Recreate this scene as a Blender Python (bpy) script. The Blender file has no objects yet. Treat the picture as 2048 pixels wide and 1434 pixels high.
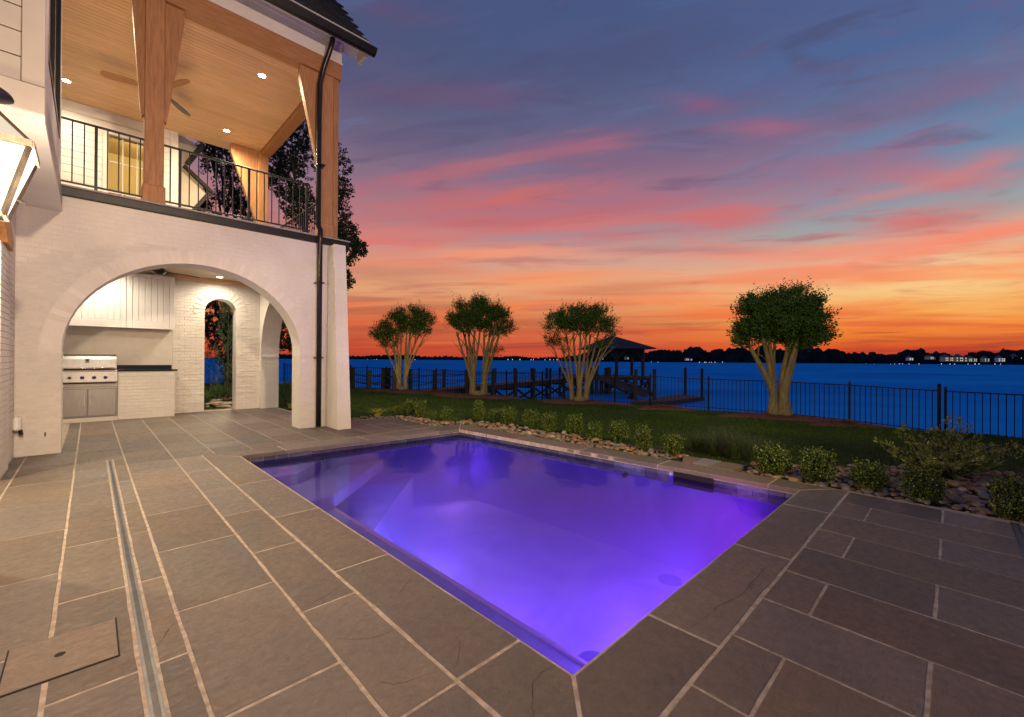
import bpy, math, random
import numpy as np
from mathutils import Vector, Matrix
R=math.radians
rnd=random.Random(7); nr=np.random.RandomState(11)
S=bpy.context.scene; COL=S.collection
# ------------------------------------------------------------------ camera
H=1.3; F=864.7; YAW=.7731; PIT=.0028; ROL=.0071
cd=bpy.data.cameras.new('camera'); cam=bpy.data.objects.new('camera',cd); COL.objects.link(cam); S.camera=cam
cd.sensor_fit='HORIZONTAL'; cd.sensor_width=36; cd.lens=F/2048*36; cd.clip_start=.05; cd.clip_end=9000
MW=Matrix.Rotation(-YAW,3,'Z')@Matrix.Rotation(math.pi/2+PIT,3,'X')@Matrix.Rotation(ROL,3,'Z')
cam.matrix_world=Matrix.Translation((0,0,H))@MW.to_4x4()
def ray(x,y): return MW@Vector(((x-1024)/F,-(y-717)/F,-1))
def gp(x,y,z=0):
    d=ray(x,y); t=(z-H)/d.z; return Vector((d.x*t,d.y*t,z))
FW=Vector((math.sin(YAW),math.cos(YAW))); RT=Vector((math.cos(YAW),-math.sin(YAW)))
def ld(lat,dep,z=0): return Vector((RT.x*lat+FW.x*dep,RT.y*lat+FW.y*dep,z))
def pd(px,dep,z=0): return ld((px-1024)/F*dep,dep,z)   # on a bearing, at a depth
# ------------------------------------------------------------------ view
S.view_settings.view_transform='Standard'; S.view_settings.look='None'; S.view_settings.exposure=0; S.view_settings.gamma=1
S.view_settings.use_curve_mapping=False
S.render.engine='CYCLES'
cy=S.cycles; cy.max_bounces=7; cy.diffuse_bounces=3; cy.glossy_bounces=4; cy.transparent_max_bounces=14; cy.transmission_bounces=4
cy.caustics_reflective=False; cy.caustics_refractive=False; cy.sample_clamp_indirect=3; cy.use_denoising=True
try: cy.denoiser='OPENIMAGEDENOISE'
except Exception: pass
def lin(r,g,b):
    f=lambda c:(c/255/12.92) if c/255<=.04045 else ((c/255+.055)/1.055)**2.4
    return (f(r),f(g),f(b),1)
# ------------------------------------------------------------------ node helper
class NT:
    def __init__(s,nt): s.nt=nt; s.n=nt.nodes; s.l=nt.links
    def new(s,t,**k):
        n=s.n.new(t)
        for a,v in k.items(): setattr(n,a,v)
        return n
    def put(s,sock,v):
        if isinstance(v,bpy.types.NodeSocket): s.l.new(v,sock)
        else: sock.default_value=v
    def m(s,op,a,b=0,c=0,clamp=False):
        n=s.new('ShaderNodeMath',operation=op,use_clamp=clamp)
        s.put(n.inputs[0],a); s.put(n.inputs[1],b)
        if op in('MULTIPLY_ADD','SMOOTH_MIN','WRAP','COMPARE'): s.put(n.inputs[2],c)
        return n.outputs[0]
    def ramp(s,f,st,interp='LINEAR'):
        n=s.new('ShaderNodeValToRGB'); e=n.color_ramp; e.interpolation=interp
        while len(e.elements)>1: e.elements.remove(e.elements[-1])
        e.elements[0].position=st[0][0]; e.elements[0].color=st[0][1]
        for p,c in st[1:]:
            q=e.elements.new(p); q.color=c
        s.put(n.inputs[0],f); return n.outputs[0]
    def mix(s,f,a,b,bt='MIX'):
        n=s.new('ShaderNodeMix',data_type='RGBA',blend_type=bt)
        s.put(n.inputs[0],f); s.put(n.inputs[6],a); s.put(n.inputs[7],b); return n.outputs[2]
    def noise(s,vec,scale,detail=4,rough=.5,dist=0,dim='3D'):
        n=s.new('ShaderNodeTexNoise',noise_dimensions=dim); s.put(n.inputs['Vector'],vec)
        n.inputs['Scale'].default_value=scale; n.inputs['Detail'].default_value=detail
        n.inputs['Roughness'].default_value=rough; n.inputs['Distortion'].default_value=dist
        return n.outputs[0]
    def comb(s,x,y,z=0):
        n=s.new('ShaderNodeCombineXYZ'); s.put(n.inputs[0],x); s.put(n.inputs[1],y); s.put(n.inputs[2],z); return n.outputs[0]
    def rng(s,v,a,b,c=0,d=1,smooth=False):
        n=s.new('ShaderNodeMapRange',interpolation_type='SMOOTHSTEP' if smooth else 'LINEAR'); s.put(n.inputs[0],v)
        for i,q in enumerate((a,b,c,d)): n.inputs[i+1].default_value=q
        return n.outputs[0]
    def vmul(s,v,k):
        n=s.new('ShaderNodeVectorMath',operation='MULTIPLY'); s.put(n.inputs[0],v); n.inputs[1].default_value=k; return n.outputs[0]
    def vadd(s,v,k):
        n=s.new('ShaderNodeVectorMath',operation='ADD'); s.put(n.inputs[0],v); s.put(n.inputs[1],k); return n.outputs[0]
# ------------------------------------------------------------------ dusk sky
W=bpy.data.worlds.new('World'); S.world=W; W.use_nodes=True
w=NT(W.node_tree)
for n in list(w.n): w.n.remove(n)
out=w.new('ShaderNodeOutputWorld'); bg=w.new('ShaderNodeBackground'); w.l.new(bg.outputs[0],out.inputs[0])
tc=w.new('ShaderNodeTexCoord'); sx=w.new('ShaderNodeSeparateXYZ'); w.l.new(tc.outputs['Generated'],sx.inputs[0])
X,Y,Z=sx.outputs
hz=w.m('SQRT',w.m('ADD',w.m('MULTIPLY',X,X),w.m('MULTIPLY',Y,Y)))
u=w.m('DIVIDE',Z,w.m('MAXIMUM',hz,.02))
az=w.m('ARCTAN2',X,Y)
def rows(l): return [(max(0,min(1,p)),lin(*c)) for p,c in l]
left=rows([(0,(186,66,48)),(.02,(196,76,50)),(.06,(205,96,62)),(.11,(222,128,84)),(.155,(228,160,112)),(.2,(230,148,112)),(.26,(204,126,116)),(.33,(172,116,126)),(.41,(138,106,132)),(.5,(104,94,128)),(.6,(84,84,122)),(.75,(68,78,122)),(1,(60,78,130))])
cen=rows([(0,(204,60,40)),(.02,(206,84,54)),(.06,(216,108,68)),(.115,(226,142,90)),(.17,(232,168,118)),(.23,(206,160,144)),(.29,(168,138,146)),(.36,(144,120,146)),(.45,(112,104,140)),(.56,(82,92,134)),(.68,(64,84,132)),(.82,(60,80,130)),(1,(60,82,134))])
right=rows([(0,(196,62,36)),(.02,(226,86,36)),(.05,(244,130,50)),(.09,(248,172,84)),(.13,(248,196,128)),(.17,(238,190,146)),(.21,(196,176,158)),(.25,(152,162,166)),(.3,(122,146,170)),(.37,(92,128,168)),(.46,(72,108,156)),(.57,(56,94,150)),(.75,(54,86,142)),(1,(54,80,136))])
ru=w.m('MAXIMUM',u,0)
cl,cc,cr=[w.ramp(ru,r_,'EASE') for r_ in (left,cen,right)]
base=w.mix(w.rng(az,.42,.92,0,1,True),cl,cc); base=w.mix(w.rng(az,.95,1.5,0,1,True),base,cr)
# streaky cloud bands lying across the sunset bearing
df=w.m('MAXIMUM',w.m('ADD',w.m('MULTIPLY',X,math.sin(YAW)),w.m('MULTIPLY',Y,math.cos(YAW))),.18)
ss=w.m('DIVIDE',w.m('ADD',w.m('MULTIPLY',X,math.cos(YAW)),w.m('MULTIPLY',Y,-math.sin(YAW))),df)
tt_=w.m('DIVIDE',Z,df); tp_=w.m('MAXIMUM',tt_,0)
vv=w.m('LOGARITHM',w.m('ADD',tp_,.10),math.e)
q=w.comb(w.m('MULTIPLY',ss,1.0),w.m('SUBTRACT',w.m('MULTIPLY',vv,3.4),w.m('MULTIPLY',ss,w.m('MULTIPLY_ADD',tp_,.9,.25))),.3)
n1=w.noise(w.vmul(q,(.8,.75,1)),1.7,6,.5,.5); q2=w.vadd(q,(4.3,1.7,2.2)); n2=w.noise(q2,3.1,6,.55,.5); n3=w.noise(w.vadd(w.vmul(q,(1,1.6,1)),(9,3,1)),5.5,5,.55,.3)
ccol=w.ramp(ru,rows([(0,(165,50,45)),(.03,(190,70,52)),(.07,(226,98,58)),(.12,(250,132,72)),(.19,(250,134,90)),(.26,(224,104,92)),(.36,(176,98,118)),(.5,(118,88,124)),(.7,(84,84,128)),(1,(62,78,128))]))
fade=w.rng(ru,.22,.6,1,.3)
base=w.mix(w.m('MULTIPLY',w.rng(n1,.44,.66,0,.85,True),fade),base,ccol)
dark=w.ramp(ru,rows([(0,(120,42,42)),(.05,(160,76,60)),(.12,(190,112,86)),(.22,(176,112,110)),(.35,(120,92,124)),(.6,(70,76,118)),(1,(56,72,120))]))
base=w.mix(w.rng(n2,.52,.72,0,.72,True),base,dark)
base=w.mix(w.m('MULTIPLY',w.rng(n3,.55,.75,0,.5,True),w.rng(ru,.03,.1)),base,ccol)
pale=w.ramp(ru,rows([(0,(230,90,44)),(.08,(246,170,100)),(.2,(210,170,150)),(.35,(120,130,160)),(.6,(74,100,150)),(1,(62,88,142))]))
base=w.mix(w.rng(n2,.44,.28,0,.45,True),base,pale)
# named cloud banks
def bank(px,py,wx,wy,tilt,col,st,bend=0.0):
    global base
    a0=(px-1024)/F; u0=(720-py)/F
    sa=wx*1.12/F; su=wy*1.55/F
    da=w.m('SUBTRACT',ss,a0); t=tilt
    du=w.m('SUBTRACT',w.m('SUBTRACT',tt_,u0),w.m('MULTIPLY',da,t))
    du=w.m('ADD',du,w.m('MULTIPLY',w.m('SUBTRACT',n3,.5),su*2.4)); da2=w.m('ADD',da,w.m('MULTIPLY',w.m('SUBTRACT',n2,.5),sa*2.2))
    e=w.m('ADD',w.m('POWER',w.m('ABSOLUTE',w.m('DIVIDE',da2,sa)),2),w.m('POWER',w.m('ABSOLUTE',w.m('DIVIDE',du,su)),2))
    f=w.m('MULTIPLY',w.m('POWER',math.e,w.m('MULTIPLY',e,-1)),st*.88,clamp=True)
    base=w.mix(f,base,lin(*col))
for b in [(1010,395,170,17,.1,(206,86,80),.95),(900,345,200,12,.2,(190,92,102),.7),(1180,430,150,9,.18,(190,92,100),.85),(980,447,150,9,.02,(196,90,92),.7),(1130,452,130,7,.1,(214,110,104),.7),
          (1430,436,100,14,.05,(214,92,88),.9),(1160,290,110,14,.1,(178,90,112),.6),(1525,250,75,10,.05,(170,92,120),.75),(1395,205,60,12,-.1,(150,84,120),.6),(1860,440,120,19,.14,(216,104,98),.95),
          (1900,480,230,13,.2,(250,132,98),.95),(1990,455,130,10,.2,(250,128,94),.8),(1960,322,70,12,.28,(206,116,118),.8),(1770,385,130,8,.24,(206,128,122),.7),(1650,500,200,9,.14,(248,140,104),.75),
          (1000,508,170,9,.02,(250,146,100),.8),(1110,553,130,11,.05,(250,138,78),.8),(1430,508,180,8,.0,(246,132,100),.6),(1350,498,150,6,.0,(170,122,124),.7),(1210,580,150,9,.08,(190,116,86),.6),
          (760,548,150,12,0,(176,118,96),.6),(800,620,160,10,.02,(150,84,66),.5),(1000,650,220,9,.03,(150,72,56),.45),(1600,545,200,7,.05,(236,140,96),.5),(1930,672,220,7,.02,(176,76,50),.6),(1980,703,160,9,0,(140,40,44),.7),
          (1180,120,260,34,.2,(70,72,116),.55),(900,190,160,16,-.02,(120,76,114),.5),(760,20,90,16,-.1,(110,70,112),.4),(1850,210,160,12,.14,(92,104,144),.5),(1960,560,120,30,.0,(252,204,132),.5),(820,470,140,10,.02,(216,116,108),.6),(760,430,120,9,.05,(196,98,102),.6)]:
    bank(*b)
# away from the sunset the dusk is plain; below the horizon it is dark
back=w.ramp(ru,rows([(0,(120,96,120)),(.15,(108,92,128)),(.4,(74,88,140)),(1,(60,82,136))]))
front=w.m('ADD',w.m('MULTIPLY',X,math.sin(1.0)),w.m('MULTIPLY',Y,math.cos(1.0)))
base=w.mix(w.rng(front,.25,-.35,0,1,True),base,back)
base=w.mix(w.rng(u,0,-.02,0,1),base,lin(24,26,34))
hs0=w.new('ShaderNodeHueSaturation'); w.put(hs0.inputs['Color'],base); w.put(hs0.inputs['Saturation'],w.rng(u,.08,.4,1.0,.88)); w.l.new(hs0.outputs[0],bg.inputs[0]); bg.inputs[1].default_value=1.0
# ------------------------------------------------------------------ lamps
def lamp(kind,name,loc,watt,col,size=.05,aim=None,spot=None,blend=.6):
    d=bpy.data.lights.new(name,kind); d.energy=watt; d.color=col
    if kind in('POINT','SPOT'): d.shadow_soft_size=size
    if kind=='AREA': d.size=size
    if spot: d.spot_size=R(spot); d.spot_blend=blend
    o=bpy.data.objects.new(name,d); COL.objects.link(o); o.location=loc
    if aim is not None: o.rotation_euler=(Vector(aim)-Vector(loc)).to_track_quat('-Z','Y').to_euler()
    return o
WARM=(1,.74,.5)
lamp('SPOT','assumed_facade_spot',(.8,-6,4.8),3400,(1,.73,.50),.15,(1.2,8,2.4),58,.6)  # assumed key light behind the camera with no fitting, lights the facade
lamp('POINT','patio_fill_lamp',(-.58,2.7,2.8),150,(1,.66,.39),.08)  # added fill out of view, brightens the left paving and facade
lamp('POINT','patio_fill_lamp',(-.9,-.6,2.7),110,(1,.62,.34),.12)  # second added fill out of view, warms the near paving
lamp('SPOT','assumed_garden_spot',(-.3,-4.5,5.4),4600,(1,.76,.34),.15,(11.5,10.5,.2),46,.6)  # assumed spot out of view with no fitting, lights the lawn and trees
lamp('SPOT','assumed_garden_spot',(.2,-4.8,5.4),3600,(1,.78,.36),.15,(15.6,4.2,1.6),30,.6)  # narrower spot added out of view, brightens the right-hand crape myrtle
lamp('SPOT','added_tree_spot',(9.6,16.2,.1),60,(1,.75,.35),.1,(11,19,3),100)  # added spot with no fitting, brightens the leftmost crape myrtle from below
VIO=(.30,.12,1)
for lx_,ly_,w_,c_,ax_,ay_ in ((2.3,1.22,62,VIO,2.8,6.2),(3.4,1.22,150,(.32,.13,1),3.4,6.2),(4.7,1.22,46,(.85,.10,1),4.8,6.4),(2.16,2.2,85,VIO,4.5,4.4),(2.16,3.3,125,(.28,.13,1),4.8,5.2),(2.16,4.25,125,(.20,.18,1),4.2,6.3),(4.7,6.30,55,(.34,.14,1),3.6,3.5)):
    lamp('SPOT','pool_light',(lx_,ly_,-.42 if lx_==2.3 else -.78),w_,c_,.14,(ax_,ay_,-.45),170,.6)
# ------------------------------------------------------------------ mesh helpers
def fast(name,v,f,mat=None,parent=None,smooth=False):
    me=bpy.data.meshes.new(name); me.from_pydata(v if isinstance(v,list) else v.tolist(),[],f if isinstance(f,list) else f.tolist())
    if smooth: me.polygons.foreach_set('use_smooth',[True]*len(me.polygons))
    if mat: me.materials.append(mat)
    me.update()
    o=bpy.data.objects.new(name,me); COL.objects.link(o)
    if parent: o.parent=parent
    return o
class MB:
    def __init__(s): s.v=[]; s.f=[]
    def add(s,v,f):
        n=len(s.v); s.v+=[tuple(p) for p in v]; s.f+=[tuple(i+n for i in q) for q in f]; return s
    def box(s,x0,x1,y0,y1,z0,z1):
        return s.add([(x0,y0,z0),(x1,y0,z0),(x1,y1,z0),(x0,y1,z0),(x0,y0,z1),(x1,y0,z1),(x1,y1,z1),(x0,y1,z1)],
              [(0,3,2,1),(4,5,6,7),(0,1,5,4),(1,2,6,5),(2,3,7,6),(3,0,4,7)])
    def bbox(s,x0,x1,y0,y1,z0,z1,b=.004):   # box with chamfered vertical and top edges
        b=min(b,abs(x1-x0)*.45,abs(y1-y0)*.45,abs(z1-z0)*.45)
        L=[]
        for z,i in ((z0,b),(z0+b,0),(z1-b,0),(z1,b)):
            L.append([(x0+i+ (b if i==0 else 0),y0+i,z),(x1-i-(b if i==0 else 0),y0+i,z),(x1-i,y0+i+(b if i==0 else 0),z),(x1-i,y1-i-(b if i==0 else 0),z),(x1-i-(b if i==0 else 0),y1-i,z),(x0+i+(b if i==0 else 0),y1-i,z),(x0+i,y1-i-(b if i==0 else 0),z),(x0+i,y0+i+(b if i==0 else 0),z)])
        v=[p for l in L for p in l]; f=[tuple(range(7,-1,-1)),tuple(range(24,32))]
        for k in range(3):
            for i in range(8):
                j=(i+1)%8; f.append((k*8+i,k*8+j,k*8+8+j,k*8+8+i))
        return s.add(v,f)
    def rot(s,c,ang,start):   # rotate verts from index start about vertical axis at c
        ca,sa=math.cos(ang),math.sin(ang)
        for i in range(start,len(s.v)):
            x,y,z=s.v[i]; dx,dy=x-c[0],y-c[1]; s.v[i]=(c[0]+dx*ca-dy*sa,c[1]+dx*sa+dy*ca,z)
        return s
    def beam(s,p,q,w,h,up=(0,0,1)):
        p,q=Vector(p),Vector(q); d=(q-p).normalized(); a=d.cross(Vector(up))
        if a.length<1e-4: a=d.cross(Vector((1,0,0)))
        a.normalize(); b=a.cross(d).normalized(); a*=w/2; b*=h/2
        return s.add([p-a-b,p+a-b,p+a+b,p-a+b,q-a-b,q+a-b,q+a+b,q-a+b],[(0,3,2,1),(4,5,6,7),(0,1,5,4),(1,2,6,5),(2,3,7,6),(3,0,4,7)])
    def tube(s,pts,rad,n=8,cap=True):
        pts=[Vector(p) for p in pts]; rad=rad if isinstance(rad,(list,tuple)) else [rad]*len(pts); base=len(s.v)
        pa=None
        for i,p in enumerate(pts):
            d=(pts[min(i+1,len(pts)-1)]-pts[max(i-1,0)]); d=d.normalized() if d.length>1e-9 else Vector((0,0,1))
            if pa is None:
                pa=d.cross(Vector((0,0,1)));
                if pa.length<1e-3: pa=Vector((1,0,0))
            pa=(pa-d*pa.dot(d)).normalized(); pb=d.cross(pa)
            for k in range(n):
                a=2*math.pi*k/n; s.v.append(tuple(p+pa*math.cos(a)*rad[i]+pb*math.sin(a)*rad[i]))
        for i in range(len(pts)-1):
            for k in range(n):
                j=(k+1)%n; s.f.append((base+i*n+k,base+i*n+j,base+(i+1)*n+j,base+(i+1)*n+k))
        if cap:
            s.f.append(tuple(base+k for k in range(n-1,-1,-1))); s.f.append(tuple(base+(len(pts)-1)*n+k for k in range(n)))
        return s
    def prism(s,poly,z0,z1,bev=0):   # poly in xy (ccw)
        n=len(poly); c=Vector((sum(p[0] for p in poly)/n,sum(p[1] for p in poly)/n))
        rings=[(z0,0),(z1-bev,0)]+([(z1,bev)] if bev else [])
        if not bev: rings=[(z0,0),(z1,0)]
        v=[]
        for z,i in rings:
            for p in poly:
                d=Vector((p[0],p[1]))-c; L=d.length; k=(L-i*1.3)/L if L>0 else 1
                v.append((c.x+d.x*k,c.y+d.y*k,z))
        f=[tuple(range(n-1,-1,-1)),tuple(range((len(rings)-1)*n,len(rings)*n))]
        for r in range(len(rings)-1):
            for i in range(n):
                j=(i+1)%n; f.append((r*n+i,r*n+j,(r+1)*n+j,(r+1)*n+i))
        return s.add(v,f)
    def extr(s,poly,o,a,b,t):  # poly (u,v) -> o+u*a+v*b, extruded by vector t
        o,a,b,t=map(Vector,(o,a,b,t)); n=len(poly)
        v=[o+a*p[0]+b*p[1] for p in poly]+[o+a*p[0]+b*p[1]+t for p in poly]
        f=[tuple(range(n-1,-1,-1)),tuple(range(n,2*n))]+[(i,(i+1)%n,n+(i+1)%n,n+i) for i in range(n)]
        return s.add(v,f)
    def lathe(s,prof,c,n=16):
        base=len(s.v)
        for r,z in prof:
            for k in range(n):
                a=2*math.pi*k/n; s.v.append((c[0]+r*math.cos(a),c[1]+r*math.sin(a),c[2]+z))
        for i in range(len(prof)-1):
            for k in range(n):
                j=(k+1)%n; s.f.append((base+i*n+k,base+i*n+j,base+(i+1)*n+j,base+(i+1)*n+k))
        s.f.append(tuple(base+k for k in range(n-1,-1,-1))); s.f.append(tuple(base+(len(prof)-1)*n+k for k in range(n)))
        return s
    def build(s,name,mat,parent=None,smooth=False): return fast(name,s.v,s.f,mat,parent,smooth)
def tag(o,label=None,cat=None,group=None,kind=None):
    if label: o['label']=label
    if cat: o['category']=cat
    if group: o['group']=group
    if kind: o['kind']=kind
    return o
def empty(name,loc=(0,0,0),label=None,cat=None,group=None,kind=None):
    o=bpy.data.objects.new(name,None); COL.objects.link(o); o.location=loc; o.empty_display_size=.1
    tag(o,label,cat,group,kind); return o
def inst(me,name,parent,M):
    o=bpy.data.objects.new(name,me); COL.objects.link(o)
    if parent: o.parent=parent
    o.matrix_basis=M; return o
def put(parts,root):   # parts are built in world metres; hang them on the root without moving them
    for p in parts:
        p.parent=root; p.matrix_parent_inverse=Matrix.Translation(-Vector(root.location))
class T:   # a thing whose parts are built in world metres
    def __init__(s,name,loc,label,cat,group=None): s.r=empty(name,loc,label,cat,group)
    def p(s,name,mb,mat,parent=None,smooth=False,kind=None):
        o=mb.build(name,mat,None,smooth)
        if parent: o.parent=parent
        else: o.parent=s.r; o.matrix_parent_inverse=Matrix.Translation(-Vector(s.r.location))
        if kind: o['kind']=kind
        return o
# ------------------------------------------------------------------ materials
MATS={}
def pm(name,c1,c2=None,scale=4,rough=.7,metal=0,bump=0,bscale=40,stretch=(1,1,1),rand=0,detail=4,spec=.5,ramp=(.35,.65),coat=0,dist=0):
    m=bpy.data.materials.new(name); m.use_nodes=True; t=NT(m.node_tree); b=t.n['Principled BSDF']; MATS[name]=m
    c1=tuple(c1)+((1,) if len(c1)==3 else ()); c2=tuple(c2)+((1,) if len(c2)==3 else ()) if c2 else c1
    co=t.new('ShaderNodeTexCoord').outputs['Object']; oi=t.new('ShaderNodeObjectInfo')
    co=t.vadd(t.vmul(co,stretch),t.vmul(t.comb(oi.outputs['Random'],oi.outputs['Random'],oi.outputs['Random']),(37,91,53)) if rand else (0,0,0))
    n=t.noise(co,scale,detail,.6,dist); col=t.mix(t.rng(n,ramp[0],ramp[1]),c1,c2)
    if rand:
        hs=t.new('ShaderNodeHueSaturation'); t.put(hs.inputs['Color'],col); t.put(hs.inputs['Value'],t.rng(oi.outputs['Random'],0,1,1-rand,1+rand)); col=hs.outputs[0]
    t.put(b.inputs['Base Color'],col); b.inputs['Roughness'].default_value=rough; b.inputs['Metallic'].default_value=metal
    b.inputs['Specular IOR Level'].default_value=spec
    if coat: b.inputs['Coat Weight'].default_value=coat
    if bump:
        bp=t.new('ShaderNodeBump'); bp.inputs['Strength'].default_value=bump; bp.inputs['Distance'].default_value=.01
        t.put(bp.inputs['Height'],t.noise(co,bscale,5,.6,dist)); t.put(b.inputs['Normal'],bp.outputs[0])
    m['nt']=1; return m
def emat(name,col,st):
    m=bpy.data.materials.new(name); m.use_nodes=True; t=NT(m.node_tree)
    for n in list(t.n): t.n.remove(n)
    e=t.new('ShaderNodeEmission'); o=t.new('ShaderNodeOutputMaterial'); t.l.new(e.outputs[0],o.inputs[0]); e.inputs[0].default_value=tuple(col)+(1,); e.inputs[1].default_value=st
    m.cycles.emission_sampling='NONE'; return m
PAINT=(.74,.69,.62)
brickm=pm('painted_brick',(.74,.69,.61),(.67,.61,.52),1.4,.62,bump=.6,bscale=30,rand=.025,dist=.4)
mortar=pm('painted_mortar',(.73,.68,.61),(.68,.63,.56),5,.8,bump=.5,bscale=60)
plaster=pm('smooth_plaster',(.70,.64,.55),(.60,.54,.46),2.5,.7,bump=.12,bscale=30)
white=pm('white_paint',(.78,.75,.70),(.72,.69,.64),2,.45,bump=.05,bscale=50)
bayp=pm('bay_paint',(.44,.40,.335),(.39,.355,.30),2,.5,bump=.05,bscale=50)
cream=pm('cream_paint',(.66,.60,.48),(.6,.54,.43),3,.6)
blackm=pm('black_metal',(.012,.012,.013),(.02,.02,.02),8,.38,metal=.3,bump=.05,bscale=90)
bronze=pm('dark_bronze_gutter',(.035,.03,.026),(.05,.042,.035),6,.3,metal=.7)
cedar=pm('cedar_timber',(.46,.225,.085),(.33,.15,.055),5,.55,bump=.35,bscale=30,stretch=(7,7,.7),rand=.1,detail=6)
cedarx=pm('cedar_beam',(.42,.20,.075),(.30,.135,.05),5,.55,bump=.35,bscale=30,stretch=(.7,7,7),rand=.1,detail=6)
plankm=pm('stained_plank',(.72,.46,.26),(.63,.39,.20),3,.5,bump=.12,bscale=40,stretch=(.6,8,8),rand=.07,spec=.4)
plankl=pm('pale_plank',(.62,.50,.36),(.54,.42,.29),3,.5,bump=.1,bscale=40,stretch=(.6,8,8),rand=.05)
shing=pm('dark_shingle',(.022,.021,.02),(.05,.045,.038),14,.85,bump=.7,bscale=90,rand=.35)
steel=pm('brushed_steel',(.30,.285,.27),(.22,.21,.20),4,.42,metal=1,bump=.08,bscale=60,stretch=(60,1,1))
chrome=pm('polished_chrome',(.8,.78,.75),None,4,.1,metal=1)
granite=pm('black_granite',(.012,.013,.015),(.05,.052,.055),220,.12,spec=.6,ramp=(.5,.72))
glassd=pm('window_glass',(.03,.03,.035),None,4,.05,spec=.8)
grout=pm('sand_grout',(.50,.41,.32),(.30,.24,.18),18,.9,bump=.8,bscale=90)
concrete=pm('grey_composite_lid',(.16,.15,.15),(.2,.19,.19),60,.6,bump=.1,bscale=120)
drainm=pm('drain_metal',(.17,.168,.172),(.12,.12,.125),14,.42,metal=.55,bump=.15,bscale=60)
voidm=pm('dark_void',(.006,.005,.005),None,3,.9)
fencem=pm('black_fence_paint',(.006,.007,.008),(.010,.010,.012),9,.6,spec=.15)
pilem=pm('weathered_pile',(.05,.05,.04),(.022,.024,.02),7,.85,bump=.5,bscale=30,stretch=(6,6,.8),rand=.2)
deckm=pm('weathered_deck_board',(.075,.075,.07),(.045,.045,.042),7,.8,bump=.3,bscale=30,rand=.2)
ropem=pm('dark_rope',(.03,.028,.024),(.05,.045,.04),60,.9,bump=.6,bscale=200)
roofd=pm('gazebo_shingle',(.018,.024,.03),(.03,.036,.044),20,.8,bump=.4,bscale=40,rand=.2)
barkm=pm('crape_myrtle_bark',(.27,.21,.085),(.13,.10,.045),5,.7,bump=.3,bscale=24,stretch=(2.5,2.5,.6),dist=1)
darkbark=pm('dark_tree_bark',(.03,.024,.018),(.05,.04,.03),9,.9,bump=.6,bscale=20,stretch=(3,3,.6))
soil=pm('dark_mulch_soil',(.025,.018,.012),(.05,.035,.022),30,.95,bump=.9,bscale=80)
strawm=pm('pine_straw',(.20,.07,.03),(.10,.035,.018),30,.9,bump=.8,bscale=120,stretch=(1,3,1))
lawnm=pm('lawn_turf',(.022,.036,.008),(.036,.055,.012),5,.9,bump=1,bscale=170,ramp=(.3,.7),spec=.1)
def leafm(name,c1,c2,tr=.25,rough=.55,spec=.35):
    m=pm(name,c1,c2,7,rough,spec=spec,ramp=(.3,.7)); b=m.node_tree.nodes['Principled BSDF']
    return m
leafc=leafm('crape_leaf',(.024,.060,.010),(.075,.14,.024),spec=.2)
leafb=pm('boxwood_leaf',(.012,.034,.005),(.36,.44,.06),45,.45,spec=.25,ramp=(.50,.68))
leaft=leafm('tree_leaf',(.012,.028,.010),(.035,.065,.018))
leafl=leafm('laurel_leaf',(.07,.10,.016),(.26,.28,.05),rough=.4)
leafj=leafm('juniper_leaf',(.05,.09,.04),(.10,.16,.07))
leafg=leafm('groundcover_leaf',(.06,.12,.02),(.14,.22,.04))
grassb=leafm('grass_blade',(.018,.042,.005),(.054,.102,.012),rough=.75,spec=.08)
grassl=leafm('liriope_blade',(.020,.035,.008),(.06,.085,.02))
grassy=leafm('yellow_grass_blade',(.45,.38,.04),(.30,.30,.04))
shore=pm('far_woodland',(.010,.020,.022),(.022,.036,.036),.05,.95,bump=0,spec=0)
stones=[pm('river_stone_%s'%n,tuple(q*.72 for q in a),tuple(q*.6 for q in b_),9,.55,bump=.25,bscale=30,rand=.25) for n,a,b_ in
  (('tan',(.36,.24,.13),(.26,.17,.10)),('grey',(.26,.24,.22),(.17,.155,.145)),('rust',(.40,.20,.09),(.28,.14,.07)),('pale',(.46,.38,.28),(.34,.28,.2)),('brown',(.22,.14,.08),(.14,.09,.055)))]
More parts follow.
